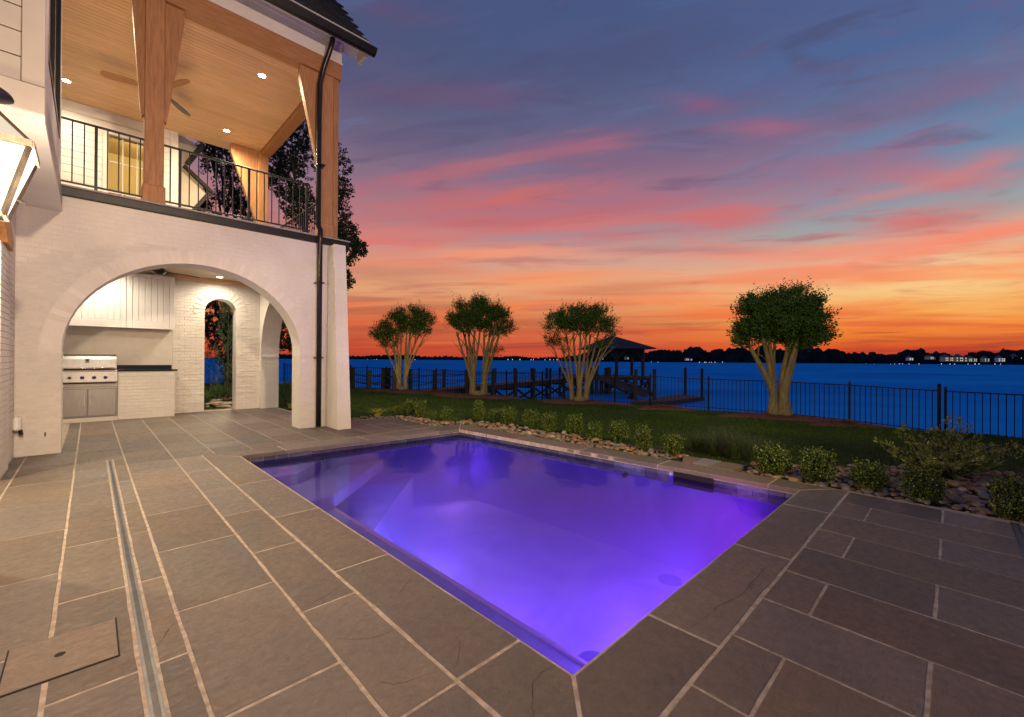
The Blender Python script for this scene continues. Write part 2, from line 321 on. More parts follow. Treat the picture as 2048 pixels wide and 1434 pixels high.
# slate paving
def slate(name,c1,c2,c3,rough=.5):
    m=bpy.data.materials.new(name); m.use_nodes=True; t=NT(m.node_tree); b=t.n['Principled BSDF']
    co=t.new('ShaderNodeTexCoord').outputs['Object']; rn=t.new('ShaderNodeObjectInfo').outputs['Random']
    off=t.vmul(t.comb(rn,rn,rn),(61,37,13)); c=t.vadd(co,off)
    big=t.noise(c,1.7,5,.6,.8); fine=t.noise(c,22,6,.65,.6); st=t.noise(t.vmul(c,(5,12,1)),2.6,8,.72,.8)
    col=t.mix(t.rng(big,.35,.68),c1,c2); col=t.mix(t.rng(st,.55,.72,0,.55),col,c3); col=t.mix(t.rng(fine,.35,.7,0,.5),col,(c1[0]*.55,c1[1]*.55,c1[2]*.55,1))
    vo=t.new('ShaderNodeTexVoronoi',feature='DISTANCE_TO_EDGE'); t.put(vo.inputs['Vector'],t.vadd(t.vmul(c,(1.0,.55,1)),t.vmul(t.comb(t.noise(c,5,4),t.noise(t.vadd(c,(5,5,5)),5,4),0),(.5,.5,0)))); vo.inputs['Scale'].default_value=.75
    cr=t.m('MULTIPLY',t.rng(vo.outputs['Distance'],.0,.006,1,0),t.rng(t.noise(t.vadd(c,(7,1,3)),.9,2),.52,.60,0,1))
    
    hs=t.new('ShaderNodeHueSaturation'); t.put(hs.inputs['Color'],col); t.put(hs.inputs['Value'],t.rng(rn,0,1,.80,1.20)); t.put(hs.inputs['Saturation'],t.rng(t.m('FRACT',t.m('MULTIPLY',rn,7.3)),0,1,.75,1.2))
    t.put(b.inputs['Base Color'],hs.outputs[0]); t.put(b.inputs['Roughness'],t.rng(fine,.3,.7,rough-.08,rough+.14)); b.inputs['Specular IOR Level'].default_value=.4
    h=t.m('ADD',t.m('MULTIPLY',st,.75),t.m('ADD',t.m('MULTIPLY',fine,.40),t.m('MULTIPLY',big,.9)))
    bp=t.new('ShaderNodeBump'); bp.inputs['Strength'].default_value=.8; bp.inputs['Distance'].default_value=.016; t.put(bp.inputs['Height'],h); t.put(b.inputs['Normal'],bp.outputs[0]); return m
slab=slate('slate_paving',(.176,.132,.096,1),(.134,.114,.097,1),(.225,.156,.10,1))
lidm=slate('pale_lid_slate',(.195,.148,.11,1),(.17,.135,.105,1),(.225,.16,.11,1))
# water
def watermat():
    m=bpy.data.materials.new('pool_water'); m.use_nodes=True; t=NT(m.node_tree)
    for n in list(t.n): t.n.remove(n)
    o=t.new('ShaderNodeOutputMaterial'); g=t.new('ShaderNodeBsdfGlossy'); tr=t.new('ShaderNodeBsdfTransparent'); mx=t.new('ShaderNodeMixShader'); fr=t.new('ShaderNodeFresnel')
    fr.inputs[0].default_value=1.33; g.inputs['Color'].default_value=(.42,.46,.95,1); g.inputs['Roughness'].default_value=.02; tr.inputs[0].default_value=(.62,.55,1,1)
    co=t.new('ShaderNodeTexCoord').outputs['Object']; bp=t.new('ShaderNodeBump'); bp.inputs['Strength'].default_value=.10; bp.inputs['Distance'].default_value=.02
    t.put(bp.inputs['Height'],t.noise(co,5,3)); t.l.new(bp.outputs[0],g.inputs['Normal']); t.l.new(bp.outputs[0],fr.inputs['Normal'])
    ge=t.new('ShaderNodeNewGeometry'); sz=t.new('ShaderNodeSeparateXYZ'); t.l.new(ge.outputs['True Normal'],sz.inputs[0])
    sc_=t.new('ShaderNodeVolumeScatter'); sc_.inputs['Color'].default_value=(.42,.34,.98,1); sc_.inputs['Density'].default_value=.55; t.l.new(sc_.outputs[0],o.inputs['Volume'])
    t.l.new(t.m('MULTIPLY',t.m('MULTIPLY',fr.outputs[0],.85),t.m('GREATER_THAN',t.m('ABSOLUTE',sz.outputs[2]),.5)),mx.inputs[0]); t.l.new(tr.outputs[0],mx.inputs[1]); t.l.new(g.outputs[0],mx.inputs[2]); t.l.new(mx.outputs[0],o.inputs[0]); return m
def lakemat():
    m=bpy.data.materials.new('lake_water'); m.use_nodes=True; t=NT(m.node_tree)
    for n in list(t.n): t.n.remove(n)
    o=t.new('ShaderNodeOutputMaterial'); g=t.new('ShaderNodeBsdfGlossy'); d=t.new('ShaderNodeBsdfDiffuse'); mx=t.new('ShaderNodeMixShader')
    co=t.new('ShaderNodeTexCoord').outputs['Object']
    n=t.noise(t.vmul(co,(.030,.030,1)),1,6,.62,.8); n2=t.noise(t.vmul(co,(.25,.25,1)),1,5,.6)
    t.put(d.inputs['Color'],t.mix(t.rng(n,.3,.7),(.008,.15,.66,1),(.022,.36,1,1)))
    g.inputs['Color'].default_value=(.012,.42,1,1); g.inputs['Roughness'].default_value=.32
    bp=t.new('ShaderNodeBump'); bp.inputs['Strength'].default_value=.5; bp.inputs['Distance'].default_value=.4; t.put(bp.inputs['Height'],n2); t.l.new(bp.outputs[0],g.inputs['Normal'])
    mx.inputs[0].default_value=.18; t.l.new(d.outputs[0],mx.inputs[1]); t.l.new(g.outputs[0],mx.inputs[2]); t.l.new(mx.outputs[0],o.inputs[0]); return m
poolw=watermat(); lakew=lakemat()
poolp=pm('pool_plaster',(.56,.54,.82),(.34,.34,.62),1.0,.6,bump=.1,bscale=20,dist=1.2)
tilem=pm('dark_waterline_tile',(.06,.06,.075),(.09,.085,.10),20,.15,rand=.3,spec=.7,bump=.3,bscale=14)
# =================================================================== GROUND AND PAVING
def zl(x,y=0): return -.08-.045*max(0,x-6) if x>5.5 else -.08
FL=[(-9,34.5),(8,27),(10.12,22.86),(11.09,20.75),(12.34,18.03),(13.1,16.36),(13.85,14.56),(15.19,11.34),(16.22,8.6),(16.8,6.52),(17.11,4.39),(16.8,2.28),(16.23,.29),(16.29,-1.17),(16.5,-14)]
def fdist(x,y):   # signed distance beyond the fence line (positive = lake side)
    best=1e9; sg=1
    for (ax,ay),(bx,by) in zip(FL[:-1],FL[1:]):
        dx,dy=bx-ax,by-ay; t=max(0,min(1,((x-ax)*dx+(y-ay)*dy)/(dx*dx+dy*dy))); px,py=ax+dx*t-x,ay+dy*t-y; d=math.hypot(px,py)
        if d<best: best=d; c=dx*(y-ay)-dy*(x-ax); sg=1 if c>0 else -1
    return best*sg
def gz(x,y):
    d=fdist(x,y); z=zl(x,y)
    if x>7: z+=.02*math.sin(x*1.7+y*.9)+.015*math.sin(y*2.3-x)
    if d>.15: z-=min(3.2,(d-.15)*.75)
    return z
xs=[-9,-6,-3,-.9,0,1.2]+[1.2+.7*i for i in range(1,6)]+[5.4]+[5.4+.45*i for i in range(1,40)]
ys=[-14,-11,-8,-6,-4.5,-3]+[-3+.5*i for i in range(1,8)]+[.9,2,3,4,5,6,6.8]+[6.8+.55*i for i in range(1,56)]
v=[(x,y,gz(x,y)) for y in ys for x in xs]; nx=len(xs); f=[]
for j in range(len(ys)-1):
    for i in range(nx-1):
        if 1.2<=xs[i]<5.4 and .9<=ys[j]<6.8: continue
        a=j*nx+i; f.append((a,a+1,a+nx+1,a+nx))
tag(fast('lawn',v,f,lawnm,None,True),kind='structure')
tag(MB().add([(-4000,-4000,-2.2),(6000,-4000,-2.2),(6000,6000,-2.2),(-4000,6000,-2.2)],[(0,1,2,3)]).build('lake_water',lakew),kind='structure')
PX=lambda y:5.16-(y-1.1)*.043
PY=lambda x:6.6-(x-1.43)*.045
bed=MB()
for p in ([(-1.6,-1.4),(1.44,-1.4),(1.44,6.62),(-1.6,6.62)],[(1.44,-1.4),(5.45,-1.4),(5.50,1.1),(1.44,1.1)],[(-1.6,6.62),(1.43,6.62),(4.93,6.46),(5.36,6.98),(4.80,7.0),(4.66,7.4),(4.80,8.4),(4.7,8.78),(3.5,8.78),(-1.6,8.78)],[(-1.6,8.78),(3.55,8.78),(3.55,13.0),(-1.6,13.0)],[(5.17,1.1),(5.50,1.1),(5.36,6.98),(4.93,6.46)]):
    bed.prism(p,-.06,-.0028)
patio=tag(bed.build('patio_grout_bed',grout),kind='structure')
def slabpoly(p,z=0,name='paving_slab',parent=patio,g=.0080,th=.0275,mat=slab,bev=.0022):
    n=len(p); c=(sum(q[0] for q in p)/n,sum(q[1] for q in p)/n); o=[]
    for i in range(n):
        a,b=Vector(p[i]),Vector(p[(i+1)%n]); d=(b-a); L=d.length; d/=L; nn=Vector((-d.y,d.x)); k=max(2,int(L/.13))
        for j in range(k):
            t=(j+.5)/k if n>8 else j/k; q=a+(b-a)*t
            jit=rnd.gauss(0,.0013) if j else 0
            q=q+nn*(g+jit)+( d*g if j==0 else Vector((0,0)))
            o.append((q.x,q.y))
    o2=MB().prism(o,z-th,z+rnd.uniform(-.0012,.0012),bev).build(name,mat); o2.parent=parent; return o2
def rect(x0,x1,y0,y1,**k): return slabpoly([(x0,y0),(x1,y0),(x1,y1),(x0,y1)],**k)
def column(x0,x1,off,y0,y1,extra=(),step=.93):
    cuts=sorted(set([y0,y1]+[e for e in extra if y0<e<y1]+[off+step*k for k in range(-12,14) if y0+.06<off+step*k<y1-.06 and all(abs(off+step*k-e)>.05 for e in extra)]))
    for a,b in zip(cuts[:-1],cuts[1:]):
        if b-a>.05: rect(x0,x1,a,b)
column(-1.05,-.582,4.22,-1.3,8.42); column(-.582,-.12,4.69,-1.3,8.42)
column(-.12,.159,4.22,-1.3,7.47); column(.2125,.325,4.22,-1.3,7.47)
rect(.159,.2125,7.41,7.47)
column(.325,.78,4.63,-1.3,7.0); column(.78,1.07,4.19,-1.3,7.0)
rect(.325,.78,7.0,7.47); rect(.78,1.22,7.0,7.47)
cx=[.325,.78,1.22,1.665,2.11,2.6,3.02,3.5,3.95,4.4,4.80]
for i,(a,b) in enumerate(zip(cx[:-1],cx[1:])):
    if i>1: rect(a,b,7.0,7.46-.012*i)
    column(a,b,7.9+.45*(i%2),7.46 if i<2 else 7.46-.012*i,8.75 if a>=3.5 else 12.6)
column(-.28,-.12,4.69,8.42,12.1); column(-.12,.325,8.2,7.47,12.1)
# right hand paving: rows run away from the pool
rx=[1.07,1.28,1.74,2.2,2.66,3.12,3.6,4.08,4.55,5.01,5.46]
for i,(a,b) in enumerate(zip(rx[:-1],rx[1:])):
    o=.07 if i%2 else .52
    c=[.742]+[o-.9*k for k in range(3)]
    for y1,y0 in zip(c[:-1],c[1:]): slabpoly([(a-.09*(.742-y0)*a/5.4,y0),(b-.09*(.742-y0)*b/5.4,y0),(b-.09*(.742-y1)*b/5.4,y1),(a-.09*(.742-y1)*a/5.4,y1)])
# hairline cracks in the slate
for cp_ in ([(601,1218),(624,1207),(660,1186),(690,1166)],[(1114,1327),(1085,1343),(1066,1365),(1064,1393),(1067,1434)],[(839,1148),(813,1165),(797,1190)],[(748,1361),(787,1368),(824,1361),(878,1340)],[(669,1277),(733,1279),(790,1260)],
    [(1574,1129),(1532,1132),(1520,1147),(1497,1174),(1473,1196),(1436,1211),(1428,1221),(1406,1238),(1377,1258)],[(358,1239),(337,1257),(328,1276),(308,1296)],[(920,1276),(918,1304),(910,1334)],[(411,993),(437,983),(479,979)],[(400,1057),(430,1048),(450,1048)],[(300,1040),(330,1034),(372,1032),(398,1024)],[(340,1062),(380,1052),(420,1046)],[(420,1001),(455,991),(486,984)],[(150,1290),(172,1282),(190,1284)],[(200,1166),(214,1158),(222,1150)],[(1880,1260),(1840,1250),(1790,1230)],[(1500,1178),(1508,1168)]):
    mb=MB(); P3=[]
    for a,b in zip(cp_[:-1],cp_[1:]):
        for k in range(4):
            t_=k/4; q_=gp(a[0]+(b[0]-a[0])*t_,a[1]+(b[1]-a[1])*t_,.0016); P3.append(q_+Vector((rnd.gauss(0,.003),rnd.gauss(0,.003),0)))
    P3.append(gp(cp_[-1][0],cp_[-1][1],.0016)); n_=len(P3)
    for i,p_ in enumerate(P3):
        d_=(P3[min(i+1,n_-1)]-P3[max(i-1,0)]).normalized(); s_=Vector((-d_.y,d_.x,0))*(.0002+.0009*math.sin(math.pi*(i+.6)/(n_+.4))*rnd.uniform(.5,1.2))
        mb.v+=[tuple(p_+s_),tuple(p_-s_)]
    mb.f=[(2*i,2*i+1,2*i+3,2*i+2) for i in range(n_-1)]
    mb.build('stone_crack',voidm,patio)
# access lid in the paving
lid=T('access_lid',(-.08,2.72,0),'flat stone access lid with a round finger hole beside the slot drain','lid')
lid.p('lid_gap',MB().box(-.251,.103,2.534,2.911,-.01,.0024),voidm)
b=MB(); hole=[(-.085+.018*math.cos(a*math.pi/8),2.715+.018*math.sin(a*math.pi/8)) for a in range(16)]
lid.p('lid_stone',MB().prism([(-.245,2.54),(.097,2.54),(.097,2.905),(-.245,2.905)],-.005,.005,.001),lidm)
lid.p('finger_hole',MB().prism(hole,.004,.0056),voidm)
# slot drains
def drain(root,x0,x1,y0,y1,alongy=True):
    c=lambda a0,a1,l0,l1,z0,z1,mb:(mb.box(a0,a1,l0,l1,z0,z1) if alongy else mb.box(l0,l1,a0,a1,z0,z1))
    a0,a1,l0,l1=(x0,x1,y0,y1) if alongy else (y0,y1,x0,x1)
    root.p('channel',c(a0,a1,l0,l1,-.03,-.010,MB()),voidm)
    w=(a1-a0); m0,m1=a0+w*.27,a1-w*.27
    r=MB(); c(a0,m0,l0,l1,-.012,.001,r); c(m1,a1,l0,l1,-.012,.001,r); root.p('drain_rail',r,drainm)
    g=MB(); n=int((l1-l0)/.0125)
    for i in range(n):
        s=l0+i*.0125; sk=.004
        zt=.0006
        if alongy: g.add([(m0,s,zt),(m1,s+sk,zt),(m1,s+.005+sk,zt),(m0,s+.005,zt),(m0,s,-.01),(m1,s+sk,-.01),(m1,s+.0062+sk,-.01),(m0,s+.0062,-.01)],[(0,1,2,3),(0,4,5,1),(2,6,7,3)])
        else: g.add([(s,m0,zt),(s+.0062,m0,zt),(s+.0062+sk,m1,zt),(s+sk,m1,zt),(s,m0,-.01),(s+.0062,m0,-.01),(s+.0062+sk,m1,-.01),(s+sk,m1,-.01)],[(0,1,2,3),(0,4,7,3),(1,5,6,2)])
    root.p('grate_bars',g,drainm,kind='stuff')
d1=T('slot_drain',(.186,4.4,0),'long narrow slot drain running from the foreground towards the arch','drain'); drain(d1,.1645,.2070,-1.2,7.40)
d2=T('slot_drain',(5.2,-.34,0),'short slot drain ending at the river stones at the right edge','drain'); drain(d2,1.2,5.40,-.365,-.318,False)
# =================================================================== POOL
pool=T('swimming_pool',(3.3,3.8,0),'rectangular in-ground pool with slate coping, glowing violet from underwater lights','pool')
zb=-1.22; NL=(1.44,1.1); NR=(5.16,1.1); FR=(4.93,6.45); FLc=(1.43,6.6)
e=.03
q=[(NL[0]-e,NL[1]-e),(NR[0]+e,NR[1]-e),(FR[0]+e,FR[1]+e),(FLc[0]-e,FLc[1]+e)]
bs=MB(); n=len(q)
bs.add([(x,y,zb) for x,y in q],[(0,1,2,3)])
for i in range(4):
    a,b_=q[i],q[(i+1)%4]; bs.add([(a[0],a[1],zb),(b_[0],b_[1],zb),(b_[0],b_[1],-.05),(a[0],a[1],-.05)],[(3,2,1,0)])
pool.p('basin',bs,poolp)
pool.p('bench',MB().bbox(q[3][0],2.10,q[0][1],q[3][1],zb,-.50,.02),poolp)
pool.p('bench_nosing',MB().bbox(2.085,2.125,1.12,5.2,-.52,-.484,.008),pm('pink_glint_nosing',(.8,.62,.8),None,3,.4))  # pink-white colour stands in for pool light caught on the bench edge
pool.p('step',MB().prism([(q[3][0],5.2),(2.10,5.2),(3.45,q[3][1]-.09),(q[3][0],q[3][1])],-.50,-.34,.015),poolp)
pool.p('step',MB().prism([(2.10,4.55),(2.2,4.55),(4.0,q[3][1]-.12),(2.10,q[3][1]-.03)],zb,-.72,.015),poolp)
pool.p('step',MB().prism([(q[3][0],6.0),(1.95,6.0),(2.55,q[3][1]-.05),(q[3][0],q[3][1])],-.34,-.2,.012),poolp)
for c in ((3.02,2.10),(4.78,2.28)):
    pool.p('main_drain',MB().lathe([(.13,0),(.13,.012),(.10,.02),(.0,.022)],(c[0],c[1],zb+.001),24),voidm if c[0]<4 else pm('violet_grey_drain',(.06,.06,.09)))
for (x,y) in ((5.09,3.05),(2.45,6.53),(4.3,6.45)): pool.p('return_fitting',MB().tube([(x+.03,y+(.03 if y>6 else 0),-.22),(x-.03 if y<6 else x,y-(.03 if y>6 else 0),-.22)],.03,12),voidm)
wl=[(NL[0]-.025,NL[1]-.025),(NR[0]+.025,NR[1]-.025),(FR[0]+.025,FR[1]+.025),(FLc[0]-.025,FLc[1]+.025)]
tag(MB().add([(x,y,z) for z in (-1.235,-.108) for x,y in wl],[(3,2,1,0),(4,5,6,7),(0,1,5,4),(1,2,6,5),(2,3,7,6),(3,0,4,7)]).build('pool_water',poolw),kind='structure')
# waterline tiles
def tiles(a,b,skip=None,th=.012):
    a,b=Vector(a),Vector(b); d=b-a; L=d.length; d/=L; nn=Vector((-d.y,d.x)); k=int(L/.152); w=L/k
    for i in range(k):
        p=a+d*(i*w+.002); r=a+d*((i+1)*w-.002)
        if skip and skip(p): continue
        pool.p('waterline_tile',MB().extr([(0,-.20),((r-p).length,-.20),((r-p).length,-.045),(0,-.045)],(p.x,p.y,0),(d.x,d.y,0),(0,0,1),(nn.x*(th+rnd.uniform(-.001,.001)),nn.y*(th),0)),tilem)
tiles(q[1],q[2],lambda p:1.9<p.y<2.38); tiles(q[2],q[3]); tiles(q[3],q[0]); tiles(q[0],q[1])
sk=MB().box(5.11,5.35,1.93,2.40,-.30,-.05); pool.p('skimmer_mouth',MB().box(5.105,5.118,1.93,2.40,-.21,-.048),voidm)
# coping
def coping(p): 
    o=slabpoly(p,0,'coping_stone',pool.r,.0055,.05,slab,.006); o.matrix_parent_inverse=Matrix.Translation(-Vector(pool.r.location)); return o
ci=.0
Li=lambda y:1.44-(y-1.1)*.002
ys_=[1.41,2.64,3.87,5.12]
cps=[[(1.075,.745),NL,(Li(1.41),1.41),(1.075,1.41)]]
for a,b in zip(ys_,ys_[1:]+[7.0]):
    if b<7: cps.append([(1.075,a),(Li(a),a),(Li(b),b),(1.075,b)])
cps.append([(1.075,5.12),(Li(5.12),5.12),FLc,(1.075,7.0)])
xf=[1.99,3.2,4.5]
cps.append([FLc,(1.99,PY(1.99)),(1.99,7.0),(1.075,7.0)])
cps.append([(1.99,PY(1.99)),(3.2,PY(3.2)),(3.2,6.99),(1.99,7.0)]); cps.append([(3.2,PY(3.2)),(4.5,PY(4.5)),(4.5,6.98),(3.2,6.99)]); cps.append([(4.5,PY(4.5)),FR,(5.36,6.97),(4.5,6.98)])
OR=lambda y:5.50-(y-1.1)*.024
cps.append([FR,(PX(6.26),6.26),(OR(6.26),6.26),(5.36,6.97)])
yr=[6.26,5.05,3.8,2.6,1.38]
for a,b in zip(yr[1:],yr[:-1]): cps.append([(PX(a),a),(OR(a),a),(OR(b),b),(PX(b),b)])
cps.append([NR,(5.47,.86),(OR(1.38),1.38),(PX(1.38),1.38)])
xn=[2.06,3.3,4.56]
cps.append([(1.075,.745),(2.06,.745),(2.06,1.1),NL]); cps.append([(2.06,.745),(3.3,.745),(3.3,1.1),(2.06,1.1)]); cps.append([(3.3,.745),(4.56,.745),(4.56,1.1),(3.3,1.1)]); cps.append([(4.56,.745),(5.49,.745),(5.47,.86),NR,(4.56,1.1)])
def ccw(p):
    a=sum(p[i][0]*p[(i+1)%len(p)][1]-p[(i+1)%len(p)][0]*p[i][1] for i in range(len(p))); return p if a>0 else p[::-1]
for p in cps: coping(ccw(p))
# valve pads beside the coping
for p,m_,z in (([(5.50,2.36),(5.48,2.46),(5.86,2.62),(5.88,2.36)],slab,.0),([(5.50,1.84),(5.91,1.82),(5.88,2.1),(5.49,2.12)],slab,.0),([(5.50,2.13),(5.88,2.11),(5.88,2.35),(5.50,2.34)],concrete,.006)):
    o=slabpoly(ccw(p),z,'stepping_slab',pool.r,.004,.045,m_); o.matrix_parent_inverse=Matrix.Translation(-Vector(pool.r.location))
# =================================================================== HOUSE
HY=8.42
house=T('house',(1.5,HY,0),'white painted brick house with an arched porch below a timber balcony','house')
def ell(cx,a,z0,b_,n=28,a0=0,a1=math.pi): return [(cx+a*math.cos(a0+(a1-a0)*i/n),z0+b_*math.sin(a0+(a1-a0)*i/n)) for i in range(n+1)]
ACX,AA,AB,ASP=1.245,1.525,1.40,1.38
arch=ell(ACX,AA,ASP,AB)     # right springer to left springer
poly=[(-.70,0),(ACX-AA,0)]+arch[::-1]+[(ACX+AA,0),(3.56,0),(3.56,3.47),(-.70,3.47)]
fw=house.p('front_wall',MB().extr(poly,(0,HY,0),(1,0,0),(0,0,1),(0,.43,0)),mortar)
# unit brick, scaled per copy
ub=MB().bbox(-.5,.5,-.5,.5,-.5,.5,.06); ubm=ub.build('brick',brickm); ubme=ubm.data; bpy.data.objects.remove(ubm)
def rows_of(u0,u1,v0,v1,holes,bw=.206,bh=.0625,jt=.0055):
    out=[]; r=0; v=v0
    while v+bh<=v1+.01:
        iv=[(u0,u1)]
        for hfn in holes:
            h=hfn(v+bh/2,v,v+bh)
            if h: iv=[s for a,b in iv for s in ((a,min(b,h[0])),(max(a,h[1]),b)) if s[1]-s[0]>.03]
        for a,b in iv:
            x=math.floor((a-u0)/(bw+jt))*(bw+jt)+u0-(bw/2 if r%2 else 0)
            while x<b:
                p,q_=max(a,x),min(b,x+bw)
                if q_-p>.03: out.append((p,q_,v,min(v1,v+bh)))
                x+=bw+jt
        r+=1; v+=bh+jt
    return out
OA,OB=AA+.20,AB+.20
def hole_arch(vm,v0,v1):
    if vm<ASP: return (ACX-AA,ACX+AA)
    t=(vm-ASP)/OB
    if t>=1: return None
    w_=OA*math.sqrt(1-t*t); return (ACX-w_,ACX+w_)
bl=rows_of(-.70,3.50,.004,3.46,[hole_arch])
bl.sort(key=lambda b:(b[0]-.9)**2*.2+b[2])     # the lowest, nearest courses first
par=fw; inv=Matrix.Translation(-Vector(house.r.location))
def brickobj(name,parent,c,s):
    o=bpy.data.objects.new(name,ubme); COL.objects.link(o); o.parent=parent; o.matrix_basis=Matrix.Translation(c)@Matrix.Diagonal((s[0],s[1],s[2],1)); return o
for a,b_,v0,v1 in bl[:235]:
    brickobj('brick',fw,((a+b_)/2,HY-.0005+rnd.uniform(-.0007,.0007),(v0+v1)/2),(b_-a,.0065,v1-v0))
rest=MB()
for a,b_,v0,v1 in bl[235:]:
    j=rnd.uniform(-.0007,.0007); rest.bbox(a,b_,HY-.0037+j,HY+.004,v0,v1,.0015)
house.p('brick_courses',rest,brickm,fw,kind='stuff')
# arch bricks: a ring of headers set a little proud
k=62; L=[]
tt=[i/400*math.pi for i in range(401)]; pts=[(AA*math.cos(t),AB*math.sin(t)) for t in tt]; cum=[0]
for a,b_ in zip(pts[:-1],pts[1:]): cum.append(cum[-1]+math.hypot(b_[0]-a[0],b_[1]-a[1]))
def at(s):
    i=max(0,min(399,int(np.searchsorted(cum,s))-1)); f_=(s-cum[i])/(cum[i+1]-cum[i]); t=tt[i]+(tt[i+1]-tt[i])*f_
    x,z=AA*math.cos(t),AB*math.sin(t); nx_,nz=math.cos(t)/AA,math.sin(t)/AB; l=math.hypot(nx_,nz); return x,z,nx_/l,nz/l
for i in range(k):
    s0,s1=cum[-1]*i/k+.003,cum[-1]*(i+1)/k-.003; p=at(s0); r=at(s1); d=.195+rnd.uniform(-.002,.002)
    pl=[(ACX+p[0],ASP+p[1]),(ACX+p[0]+p[2]*d,ASP+p[1]+p[3]*d),(ACX+r[0]+r[2]*d,ASP+r[1]+r[3]*d),(ACX+r[0],ASP+r[1])]
    house.p('arch_brick',MB().extr(pl,(0,HY-.006+rnd.uniform(-.001,.001),0),(1,0,0),(0,0,1),(0,.10,0)),brickm,fw)
# reveals of the arch piers
rv=MB()
for xx,s in ((ACX+AA,-1),(ACX-AA,1)):
    for a,b_,v0,v1 in rows_of(HY+.002,HY+.425,.004,ASP,[]): rv.bbox(min(xx,xx+s*.006),max(xx,xx+s*.006),a,b_,v0,v1,.0015)
house.p('reveal_bricks',rv,brickm,fw,kind='stuff')
# back wall of the porch with its arched doorway
BY=12.6; DX0,DX1,DSP=1.965,2.625,2.42; DR=(DX1-DX0)/2; DCX=(DX0+DX1)/2
poly=[(-.70,0),(DX0,0)]+ell(DCX,DR,DSP,DR,16)[::-1]+[(DX1,0),(3.56,0),(3.56,3.2),(-.70,3.2)]
bw_=house.p('porch_back_wall',MB().extr(poly,(0,BY,0),(1,0,0),(0,0,1),(0,.40,0)),mortar)
def hole_door(vm,v0,v1):
    if vm<DSP: return (DX0,DX1)
    t=(vm-DSP)/(DR+.235)
    return None if t>=1 else (DCX-(DR+.235)*math.sqrt(1-t*t),DCX+(DR+.235)*math.sqrt(1-t*t))
bb=MB()
for a,b_,v0,v1 in rows_of(1.36,3.15,.004,3.1,[hole_door]):
    j=rnd.uniform(.004,.013); bb.bbox(a,b_,BY-j,BY+.004,v0,v1,.004)
house.p('brick_courses',bb,brickm,bw_,kind='stuff')
for i in range(15):
    a0=R(-8)+R(196)*i/15+.02; a1=R(-8)+R(196)*(i+1)/15-.02; c=lambda r,a:(DCX+r*math.cos(a),DSP+r*math.sin(a))
    house.p('door_arch_brick',MB().extr([c(DR,a0),c(DR+.23,a0),c(DR+.23,a1),c(DR,a1)],(0,BY-.018+rnd.uniform(-.002,.002),0),(1,0,0),(0,0,1),(0,.05,0)),brickm,bw_)
# right wall of the porch with a side arch
SX0,SX1=3.14,3.56; SA,SCY=1.2,11.25
poly=[(HY+.43,0),(SCY-SA,0)]+ell(SCY,SA,ASP,AB,20)[::-1]+[(SCY+SA,0),(BY,0),(BY,3.2),(HY+.43,3.2)]
sw=house.p('porch_side_wall',MB().extr(poly,(SX0,0,0),(0,1,0),(0,0,1),(SX1-SX0,0,0)),mortar)
jb=MB()
for a,b_,v0,v1 in rows_of(SX0+.002,SX1-.002,.004,ASP-.08,[]): jb.bbox(a,b_,SCY+SA-.008,SCY+SA+.002,v0,v1,.003)
house.p('reveal_bricks',jb,brickm,sw,kind='stuff')
house.p('porch_left_wall',MB().box(-1.1,-.701,HY,BY+.4,0,3.2),mortar)
house.p('arch_springer_course',MB().bbox(SX0-.004,SX1,SCY+SA-.018,SCY+SA+.002,ASP-.075,ASP-.02,.003),brickm,sw)
# buttress and downspout
bt=MB().add([(3.235,7.83,0),(3.475,7.83,0),(3.475,HY-.006,0),(3.235,HY-.006,0),(3.25,8.10,3.44),(3.46,8.10,3.44),(3.46,HY-.006,3.44),(3.25,HY-.006,3.44)],[(0,3,2,1),(4,5,6,7),(0,1,5,4),(1,2,6,5),(2,3,7,6),(3,0,4,7)])
bo=house.p('buttress',bt,mortar)
fr=MB()
def batt(z,x,y):  # y of the battered face at height z
    return y
for i in range(50):
    z0=.004+i*.068; z1=z0+.0595
    if z1>3.43: break
    y0=7.83+(8.10-7.83)*z0/3.44; y1=7.83+(8.10-7.83)*z1/3.44; xa=3.235+.015*z0/3.44; xb=3.475-.015*z0/3.44
    cut=xa+(.2 if i%2 else .1)
    for a,b_ in ((xa+.001,cut-.004),(cut+.004,xb-.001)):
        fr.add([(a,y0-.005,z0),(b_,y0-.005,z0),(b_,y1-.005,z1),(a,y1-.005,z1),(a,y0+.004,z0),(b_,y0+.004,z0),(b_,y1+.004,z1),(a,y1+.004,z1)],[(0,1,2,3),(0,4,5,1),(1,5,6,2),(2,6,7,3),(3,7,4,0)])
    ycut=y0+.2 if i%2 else y0+.1
    for a,b_ in ((y0+.001,ycut-.004),(ycut+.004,min(ycut+.204,HY-.01)),(min(ycut+.212,HY-.01),HY-.008)):
        if b_-a>.02: fr.bbox(xa-.005,xa+.003,a,b_,z0,z1,.0015)
house.p('brick_courses',fr,brickm,bo,kind='stuff')
ds=house.p('downspout',MB().tube([(3.06,8.30,.03),(3.06,8.30,3.38),(3.055,8.28,3.46),(3.05,8.26,3.68),(3.04,8.34,3.80),(3.04,8.34,5.9),(3.05,8.33,6.45),(3.09,8.24,6.75),(3.15,8.10,7.05),(3.17,8.05,7.22)],[.047]*10,14),bronze,smooth=True)
for z in (1.3,2.7,4.9): house.p('strap',MB().box(2.995,3.125,8.24,8.415,z,z+.025),bronze,ds)
# ledge under the balcony
house.p('balcony_edge_band',MB().bbox(-.69,3.64,HY-.06,HY+.43,3.475,3.585,.004),blackm)
house.p('balcony_edge_flashing',MB().bbox(-.69,3.66,HY-.085,HY+.44,3.588,3.612,.004),pm('stone_sill',(.42,.38,.33),(.3,.27,.24),20,.7))
house.p('balcony_floor',MB().box(-.69,3.62,HY+.44,13.4,3.47,3.61),cream)
